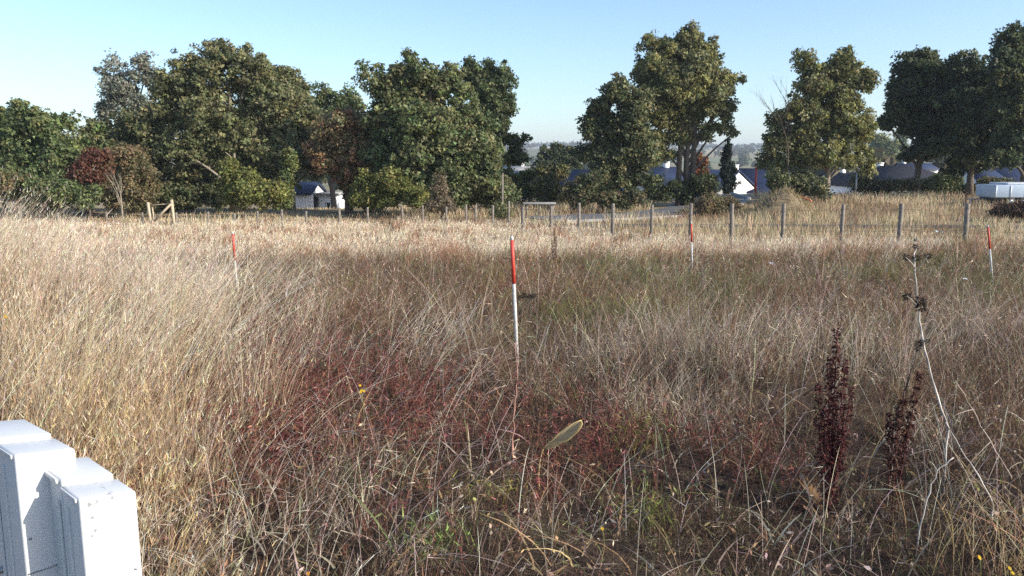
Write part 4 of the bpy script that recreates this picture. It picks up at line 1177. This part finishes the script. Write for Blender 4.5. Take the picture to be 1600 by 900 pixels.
# --- broad curled dry leaves and withered foliage close to the camera
def broad_leaves():
    b = Buf()
    x, y = scatter(5200, 2.3, 9, 0.9); ok = keep_clear(x, y) & (rng.random(len(x)) < 0.35 + 0.65 * patchy(x + 5, y, 0.7)); x, y = x[ok], y[ok]; n = len(x)
    kind = rng.random(n)
    c = np.where((kind < 0.35)[:, None], cvar((0.34, 0.22, 0.12), n, 0.25), np.where((kind < 0.6)[:, None], cvar(DARKB * 1.5, n, 0.3), np.where((kind < 0.85)[:, None], cvar(GREYB, n, 0.15), cvar(OLIVE, n, 0.2))))
    pt = ribbons(b, ground_pts(x, y), rng.uniform(0.12, 0.42, n), rng.uniform(0, 6.28, n), rng.uniform(0.1, 0.6, n), rng.uniform(0.2, 1.0, n), rng.uniform(0.006, 0.016, n), 5, c * 0.8, c, droop=rng.uniform(0.1, 0.8, n), taper=0.45)
    for _ in range(3):
        P = pt(rng.uniform(0.3, 1, n)); D = norm(rdir(n) + np.array([0, 0, -0.1])); S = norm(np.cross(D, rdir(n)))
        leaves(b, P, D, S, rng.uniform(0.015, 0.05, n), rng.uniform(0.008, 0.02, n), c * np.exp(rng.normal(0, 0.25, n))[:, None])
    b.build('withered_foliage', 'grass', label='broad curled withered leaves among the near weeds', kind='stuff')
broad_leaves()

# --- green tufts and grass clumps
def green_tufts():
    b = Buf()
    spots = []
    for _ in range(46):
        y = rng.uniform(7.5, 16.5); spots.append((rng.uniform(-0.05, 0.5) * y, y, rng.uniform(0.5, 1.0)))
    spots += [(0.75, 4.15, 0.7), (-0.35, 3.55, 0.6), (-0.1, 4.2, 0.5), (0.88, 5.2, 0.8), (-2.6, 13, 1), (-4.2, 13.4, 1)]
    for (cx, cy, s) in spots:
        n = int(70 * s)
        x = cx + rng.normal(0, 0.11 * s + cy * 0.004, n); y = cy + rng.normal(0, 0.12 * s, n)
        col = cvar(GREEN * rng.uniform(0.8, 1.5) + np.array((rng.uniform(0, 0.10), 0.02, 0)), n, 0.25)
        pt = ribbons(b, ground_pts(x, y), rng.uniform(0.2, 0.5, n) * s, rng.uniform(0, 6.28, n), 0.2, 0.3, pxw(y, 0.9, 0.004), 3, col * 0.8, col, droop=0.1)
        for _k in range(3):
            blades2(b, pt(rng.uniform(0.3, 1, n)), norm(rdir(n) + np.array([0, 0, 0.5])), rng.uniform(0.03, 0.08, n), pxw(y, 1.2, 0.008), col * 1.1)
    b.build('green_weeds', 'grass', label='scattered fresh green weeds in the dry field', kind='stuff')
green_tufts()

# --- rough grass on the bank beyond the fence
def bank_grass():
    b = Buf()
    n = 75000
    y = rng.uniform(25, 60, n); x = rng.uniform(-0.72, 0.74, n) * y
    fen = 22 + (12.5 - x) * 1.036
    ok = (y > np.minimum(fen, 36.0) + 0.6)
    rx = np.interp(y, [42, 45, 49, 56, 64], [1.5, 7, 11.5, 14, 15])
    ok &= ~((np.abs(y - (38.1 - 0.045 * np.clip(x - 5, 0, None))) < 1.0) & (x > 0))
    ok &= ~((np.abs(x - rx) < 3.3) & (y > 40) & (y < 64))
    x, y = x[ok], y[ok]; n = len(x)
    pa = patchy(x, y, 4.0)
    verge = ((y - np.minimum(22 + (12.5 - x) * 1.036, 36)) < 2.0) & (rng.random(n) < 0.55)
    c1 = np.where((pa > 0.42)[:, None], cvar((0.68, 0.53, 0.34), n, 0.2), cvar((0.36, 0.235, 0.145), n, 0.25))
    c1 = np.where((rng.random(n) < 0.15)[:, None], cvar(OLIVE * 0.9, n, 0.3), c1)
    c1 = np.where(verge[:, None], cvar((0.10, 0.12, 0.05), n, 0.3), c1)
    h = rng.uniform(0.2, 0.6, n) * (0.6 + 0.7 * pa) * np.where(verge, 0.6, 1) * (1 - 0.7 * sstep(-4, -10, x) * sstep(39, 42, y))
    ribbons(b, ground_pts(x, y), h, rng.uniform(0, 6.28, n), rng.normal(0.15, 0.2, n), 0.2, pxw(y, 1.0), 2, c1 * 0.8, c1)
    b.build('bank_grass', 'grass', label='rough tan grass on the bank beyond the fence', kind='stuff')
bank_grass()

# ------------------------------------------------------------------ single plants one can point at
def plant(name, label, cat, x, y, group=None):
    return empty(name, (x, y, gz(x, y) - 0.02), label=label, cat=cat, group=group)

def dock(label, px, py_top, Y, spikes, col, lean=0.0):
    """dock with dense dark seed spikes; spikes: (dx, height share, start share)"""
    top = at(px, py_top, Y); x0 = top[0]; z0 = gz(x0, Y); H = top[2] - z0
    root = plant('dock_plant', label, 'dock plant', x0, Y)
    for (dx, hs, st) in spikes:
        b = Buf(); hb = H * hs
        p0 = np.array([0.0, 0, 0]); p2 = np.array([dx + lean * hb, rng.normal(0, 0.03), hb]); p1 = np.array([dx * 0.8, 0, hb * 0.45])
        path = bez(p0, p1, p2, 12)
        tube(b, path, np.linspace(0.006, 0.002, 12), 5, np.array(col) * 1.6)
        sh = b.build('stem', 'twig', root)
        s = Buf(); n = int(1250 * hs * (1 - st))
        t = st + (1 - st) * rng.random(n) ** 0.85
        k = t * 11; k0 = np.minimum(k.astype(int), 10); q = path[k0] + (path[k0 + 1] - path[k0]) * (k - k0)[:, None]
        # seed whorls gather in knots up the stem
        knot = 0.5 + 0.5 * np.sin(t * hb * 95 + dx * 300)
        keep = rng.random(n) < 0.12 + 0.88 * knot
        q = q[keep]; m = len(q); tt = t[keep]
        rad = 0.033 * (1.05 - 0.75 * (tt - st) / (1 - st))
        v = rdir(m); v[:, 2] *= 0.7; rad = rad * (0.7 + 0.6 * rng.random(m))
        q = q + v * (rad * rng.random(m) ** 0.5)[:, None]
        nv = rdir(m); D = norm(v + np.array([0, 0, -0.3]) + 0.4 * rdir(m)); S = norm(np.cross(D, nv))
        leaves(s, q, D, S, rng.uniform(0.012, 0.022, m), rng.uniform(0.009, 0.016, m), np.where((rng.random(m) < 0.25)[:, None], cvar(np.array(col) * np.array((2.0, 2.2, 1.7)), m, 0.3), cvar(col, m, 0.35)))
        s.build('seed_spike', 'grass', sh, kind='stuff')
    lb = Buf(); n = 8
    a = rng.uniform(0, 6.28, n); D = norm(np.stack([np.cos(a), np.sin(a), np.full(n, 0.9)], 1)); S = norm(np.cross(D, np.array([0, 0, 1.0])))
    leaves(lb, np.tile(np.array([0, 0, 0.02]), (n, 1)) + D * 0.03, D, S, rng.uniform(0.14, 0.24, n), rng.uniform(0.03, 0.05, n), cvar((0.20, 0.11, 0.06), n, 0.3))
    lb.build('withered_leaves', 'grass', root)
DR = (0.075, 0.024, 0.024)
dock('large dark maroon dock plant with crowded seed spikes, right foreground', 1312, 505, 4.3,
     [(0.0, 1.0, 0.35), (-0.035, 0.86, 0.3), (0.04, 0.84, 0.3), (-0.09, 0.72, 0.35), (0.085, 0.70, 0.35), (0.02, 0.62, 0.2), (-0.05, 0.60, 0.2), (0.05, 0.5, 0.2), (0.0, 0.45, 0.1)], DR)
dock('smaller dark dock plant right of the large one', 1415, 575, 4.3, [(0.03, 1.0, 0.4), (-0.05, 0.85, 0.35), (-0.09, 0.72, 0.4), (0.01, 0.65, 0.3)], (0.07, 0.028, 0.024), lean=0.05)
dock('distant dark dock spikes in the tall grass right of the middle stake', 866, 357, 19.5, [(0.0, 1.0, 0.2), (0.05, 0.8, 0.2), (-0.05, 0.7, 0.2)], (0.11, 0.045, 0.035))

def thistle(label, pts_px, Y, heads, side, r=0.0048, col=(0.50, 0.45, 0.39)):
    """bleached main stem through photograph pixels, with dark dry seed heads"""
    P = [at(px, py, Y + dy) for px, py, dy in pts_px]
    f = P[-1]; base = np.array([f[0], f[1], gz(f[0], f[1]) - 0.02])
    root = plant('dead_thistle', label, 'dead thistle', base[0], base[1])
    b = Buf()
    key = np.array(P + [base]) - base; fine = []
    for a_, c_ in zip(key[:-1], key[1:]):
        for k_ in range(4): fine.append(a_ + (c_ - a_) * k_ / 4 + rng.normal(0, 0.0035, 3) * (k_ > 0))
    fine.append(key[-1]); fine = np.array(fine); nf_ = len(fine)
    rr_ = np.linspace(r * 0.6, r * 1.3, nf_) * (1 + 0.25 * (np.arange(nf_) % 4 == 0))
    tint = np.repeat(np.array(col) * np.exp(rng.normal(0, 0.28, nf_))[:, None], 6, 0)
    tube(b, fine, rr_, 6, np.concatenate([tint, tint[:1], tint[-1:]])); st = b.build('stem', 'twig', root)
    for (px, py, dy, tx, ty) in side:
        a = at(px, py, Y + dy) - base; c = at(tx, ty, Y + dy - 0.1) - base
        b = Buf(); tube(b, bez(a, (a + c) / 2 + np.array([0, 0, 0.01]), c, 5), np.linspace(r * 0.7, r * 0.35, 5), 5, np.array(col) * 0.8); b.build('branch', 'twig', root)
    for (px, py, dy, sz) in heads:
        c = at(px, py, Y + dy) - base
        b = Buf(); n = 80
        v = rdir(n)
        leaves(b, c + v * sz * 0.25, v, norm(np.cross(v, rdir(n))), sz * 1.1 * rng.uniform(0.4, 1.2, n), sz * 0.22, cvar((0.062, 0.048, 0.038), n, 0.35))
        b.build('seed_head', 'grass', root)
thistle('tall dead thistle with bleached stem and dark heads, right side', [(1430, 372, 0), (1429, 405, 0), (1432, 455, 0), (1436, 500, 0), (1444, 545, 0.0), (1462, 610, -0.02), (1482, 670, -0.05)], 4.6,
        [(1430, 385, 0, 0.016), (1415, 402, -0.05, 0.024), (1432, 404, 0, 0.026), (1450, 400, 0, 0.022), (1418, 463, -0.05, 0.026), (1436, 470, 0, 0.036), (1440, 480, -0.03, 0.034), (1436, 537, 0, 0.024), (1449, 533, -0.02, 0.018), (1431, 375, 0, 0.012)],
        [(1431, 420, 0, 1415, 402), (1432, 425, 0, 1450, 399), (1434, 480, 0, 1418, 463), (1438, 535, 0, 1450, 532)])
thistle('dark leaning dead thistle stem beside the tall bleached one', [(1434, 545, 0), (1420, 590, 0), (1408, 630, 0), (1396, 670, 0)], 4.5, [(1434, 545, 0, 0.02), (1405, 640, 0, 0.03), (1398, 660, 0, 0.03)], [(1415, 610, 0, 1422, 590)], 0.005, (0.09, 0.065, 0.05))
thistle('fallen bleached stalk crossing low at the right edge', [(1492, 595, 0), (1520, 640, 0), (1548, 690, 0), (1580, 745, 0.0)], 4.3, [], [(1520, 640, 0, 1490, 650), (1535, 670, 0, 1560, 655), (1548, 690, 0, 1510, 730), (1560, 712, 0, 1540, 760)], 0.0038, (0.40, 0.31, 0.25))
thistle('broken bleached stem lying over the brown weeds at right', [(1478, 660, 0), (1500, 700, 0), (1530, 745, 0), (1552, 790, 0.0)], 4.0, [], [(1500, 700, 0, 1520, 690)], 0.004, (0.48, 0.43, 0.37))
thistle('upright broken white stalk in the bottom right hollow', [(1490, 715, 0), (1464, 735, 0), (1448, 780, 0), (1436, 830, 0), (1430, 880, 0)], 3.7, [], [(1464, 735, 0, 1452, 720)], 0.0038, (0.46, 0.41, 0.35))
thistle('tall thin reddish stem below the middle stake', [(806, 535, 0), (808, 590, 0), (804, 640, 0), (801, 700, 0), (799, 760, 0)], 4.6, [], [(806, 600, 0, 815, 585)], 0.005, (0.36, 0.19, 0.14))
thistle('dark seeded weed sprouting beside the middle stake', [(824, 458, 0), (823, 480, 0), (822, 510, 0)], 7.1, [(818, 462, 0, 0.03), (828, 464, 0, 0.03), (834, 462, 0, 0.026), (812, 465, 0, 0.02)], [(823, 475, 0, 833, 463), (823, 478, 0, 812, 466)], 0.004, (0.12, 0.10, 0.07))

def ragwort(label, px, py, Y, nfl, col=(0.72, 0.47, 0.03)):
    t = at(px, py, Y); base = np.array([t[0], Y, gz(t[0], Y) - 0.02])
    root = plant('yellow_flower', label, 'flower', base[0], base[1])
    b = Buf(); tube(b, bez(np.zeros(3), np.array([0.02, 0, (t[2] - base[2]) * 0.5]), t - base, 6), np.linspace(0.004, 0.0025, 6), 5, np.array((0.17, 0.17, 0.06))); b.build('stem', 'twig', root)
    for k in range(nfl):
        c = t - base + rng.normal(0, 0.014, 3) * (k > 0)
        f = Buf(); n = 10; a = np.arange(n) * 2 * math.pi / n
        nrm = np.array([0.3, -0.6, 0.75]); nrm /= np.linalg.norm(nrm)
        e1 = np.cross(nrm, [0, 0, 1.0]); e1 /= np.linalg.norm(e1); e2 = np.cross(nrm, e1)
        D = np.cos(a)[:, None] * e1 + np.sin(a)[:, None] * e2
        leaves(f, np.tile(c, (n, 1)), D, norm(np.cross(D, nrm)), 0.010, 0.005, np.array(col)); f.build('blossom', 'grass', root)
ragwort('yellow flower sprig above the maroon weeds', 565, 610, 4.9, 4)
ragwort('small yellow flower at the left edge in the pale grass', 9, 494, 5.6, 3)
ragwort('single yellow flower low in the bottom right corner', 1531, 872, 3.3, 2)
ragwort('orange yellow flower beside the bottom right tuft', 1578, 888, 3.2, 2)
ragwort('tiny yellow flower in the weeds right of the oval leaf', 941, 826, 3.7, 1)
ragwort('tiny pale yellow flower left of the reddish stem foot', 742, 780, 3.9, 2, (0.55, 0.55, 0.2))
ragwort('orange flower near the bottom edge left of the middle', 481, 896, 3.3, 1, (0.75, 0.30, 0.03))

def oval_leaf():
    a = at(850, 697, 4.5); c = at(908, 655, 4.42)
    base = np.array([a[0] - 0.02, a[1], gz(a[0], a[1]) - 0.01])
    root = plant('oval_leaf_plant', 'single cupped oval yellowish leaf with a light rim above the maroon weeds', 'leaf', base[0], base[1])
    b = Buf(); tube(b, bez(np.zeros(3), np.array([-0.03, 0, (a - base)[2] * 0.6]), a - base, 7), np.linspace(0.0055, 0.004, 7), 5, np.array((0.48, 0.33, 0.15))); b.build('stalk', 'twig', root)
    d = c - a; L = np.linalg.norm(d); d /= L
    s = np.cross(d, np.array([0.55, -0.8, 0.45])); s /= np.linalg.norm(s); nn = np.cross(s, d)
    W = 0.042
    V = []; C = []; nu, nv = 15, 9
    for i in range(nu):
        u = i / (nu - 1); hw = W * (math.sin(math.pi * min(1, 0.02 + u * 0.94)) ** 0.6) * (0.40 + 0.65 * u)
        for j in range(nv):
            v = j / (nv - 1) * 2 - 1
            V.append(a - base + d * L * u + s * hw * v + nn * (0.022 * (v * v) + 0.020 * math.sin(u * 3) + 0.003 * math.sin(u * 17 + v * 5)))
            e = abs(v) > 0.8 or u > 0.95
            C.append((0.62, 0.47, 0.20) if e else ((0.44, 0.35, 0.21) if (i * 7 + j * 3) % 5 else (0.34, 0.28, 0.18)))
    Q = [(i * nv + j, i * nv + j + 1, (i + 1) * nv + j + 1, (i + 1) * nv + j) for i in range(nu - 1) for j in range(nv - 1)]
    b = Buf(); b.add(V, C, None, Q); b.build('blade', 'grass', root, smooth=True)
    rim = [V[i * nv] for i in range(nu)] + [V[(nu - 1) * nv + j] for j in range(nv)] + [V[i * nv + nv - 1] for i in range(nu - 1, -1, -1)]
    b = Buf(); tube(b, rim, 0.0030, 5, np.array((0.78, 0.62, 0.28))); b.build('rim', 'grass', root)
oval_leaf()

def scrap(label, px, py, Y, s, seed):
    r2 = np.random.default_rng(seed)
    p = at(px, py, Y); zg = gz(p[0], Y)
    b = Buf(); n = 5
    u = np.linspace(-1, 1, n); A, B = np.meshgrid(u, u)
    Z = 0.35 * r2.normal(size=A.shape)
    V = np.stack([A * s + r2.normal(0, 0.1 * s, A.shape), B * s * 0.6, Z * s * 0.5], -1).reshape(-1, 3)
    i = np.arange(n - 1)[:, None] * n + np.arange(n - 1)[None]
    b.add(V, None, None, np.stack([i, i + 1, i + 1 + n, i + n], -1).reshape(-1, 4))
    o = b.build('paper_scrap', 'litter_white', label=label, cat='litter', group='white scraps in the field')
    o.location = p
scrap('white scrap caught in the weeds right of centre', 1200, 478, 10.5, 0.035, 1)
scrap('white scrap left of the right edge stake', 1508, 435, 12.5, 0.05, 2)
scrap('small white scrap below the pale far grass', 1205, 411, 15.0, 0.045, 3)
scrap('white scrap at the foot of the last fence posts on the right', 1467, 362, 23.5, 0.10, 4)

# ------------------------------------------------------------------ thin haze over the valley
def haze():
    m = bpy.data.materials.new('haze_air'); m.use_nodes = True
    t = m.node_tree; t.nodes.remove(t.nodes['Principled BSDF'])
    v = t.nodes.new('ShaderNodeVolumePrincipled')
    v.inputs['Color'].default_value = (0.80, 0.88, 1.0, 1); v.inputs['Density'].default_value = 0.0003; v.inputs['Anisotropy'].default_value = 0.1
    t.links.new(v.outputs[0], t.nodes['Material Output'].inputs['Volume'])
    MATS['haze_air'] = m
    b = Buf(); box(b, -3600, 3600, -60, 5100, -14, 62)
    b.build('haze', 'haze_air', label='thin morning haze over the valley', kind='stuff')
haze()
print('TRIS', sum(len(o.data.loops) - 2 * len(o.data.polygons) for o in sc.objects if o.type == 'MESH'))
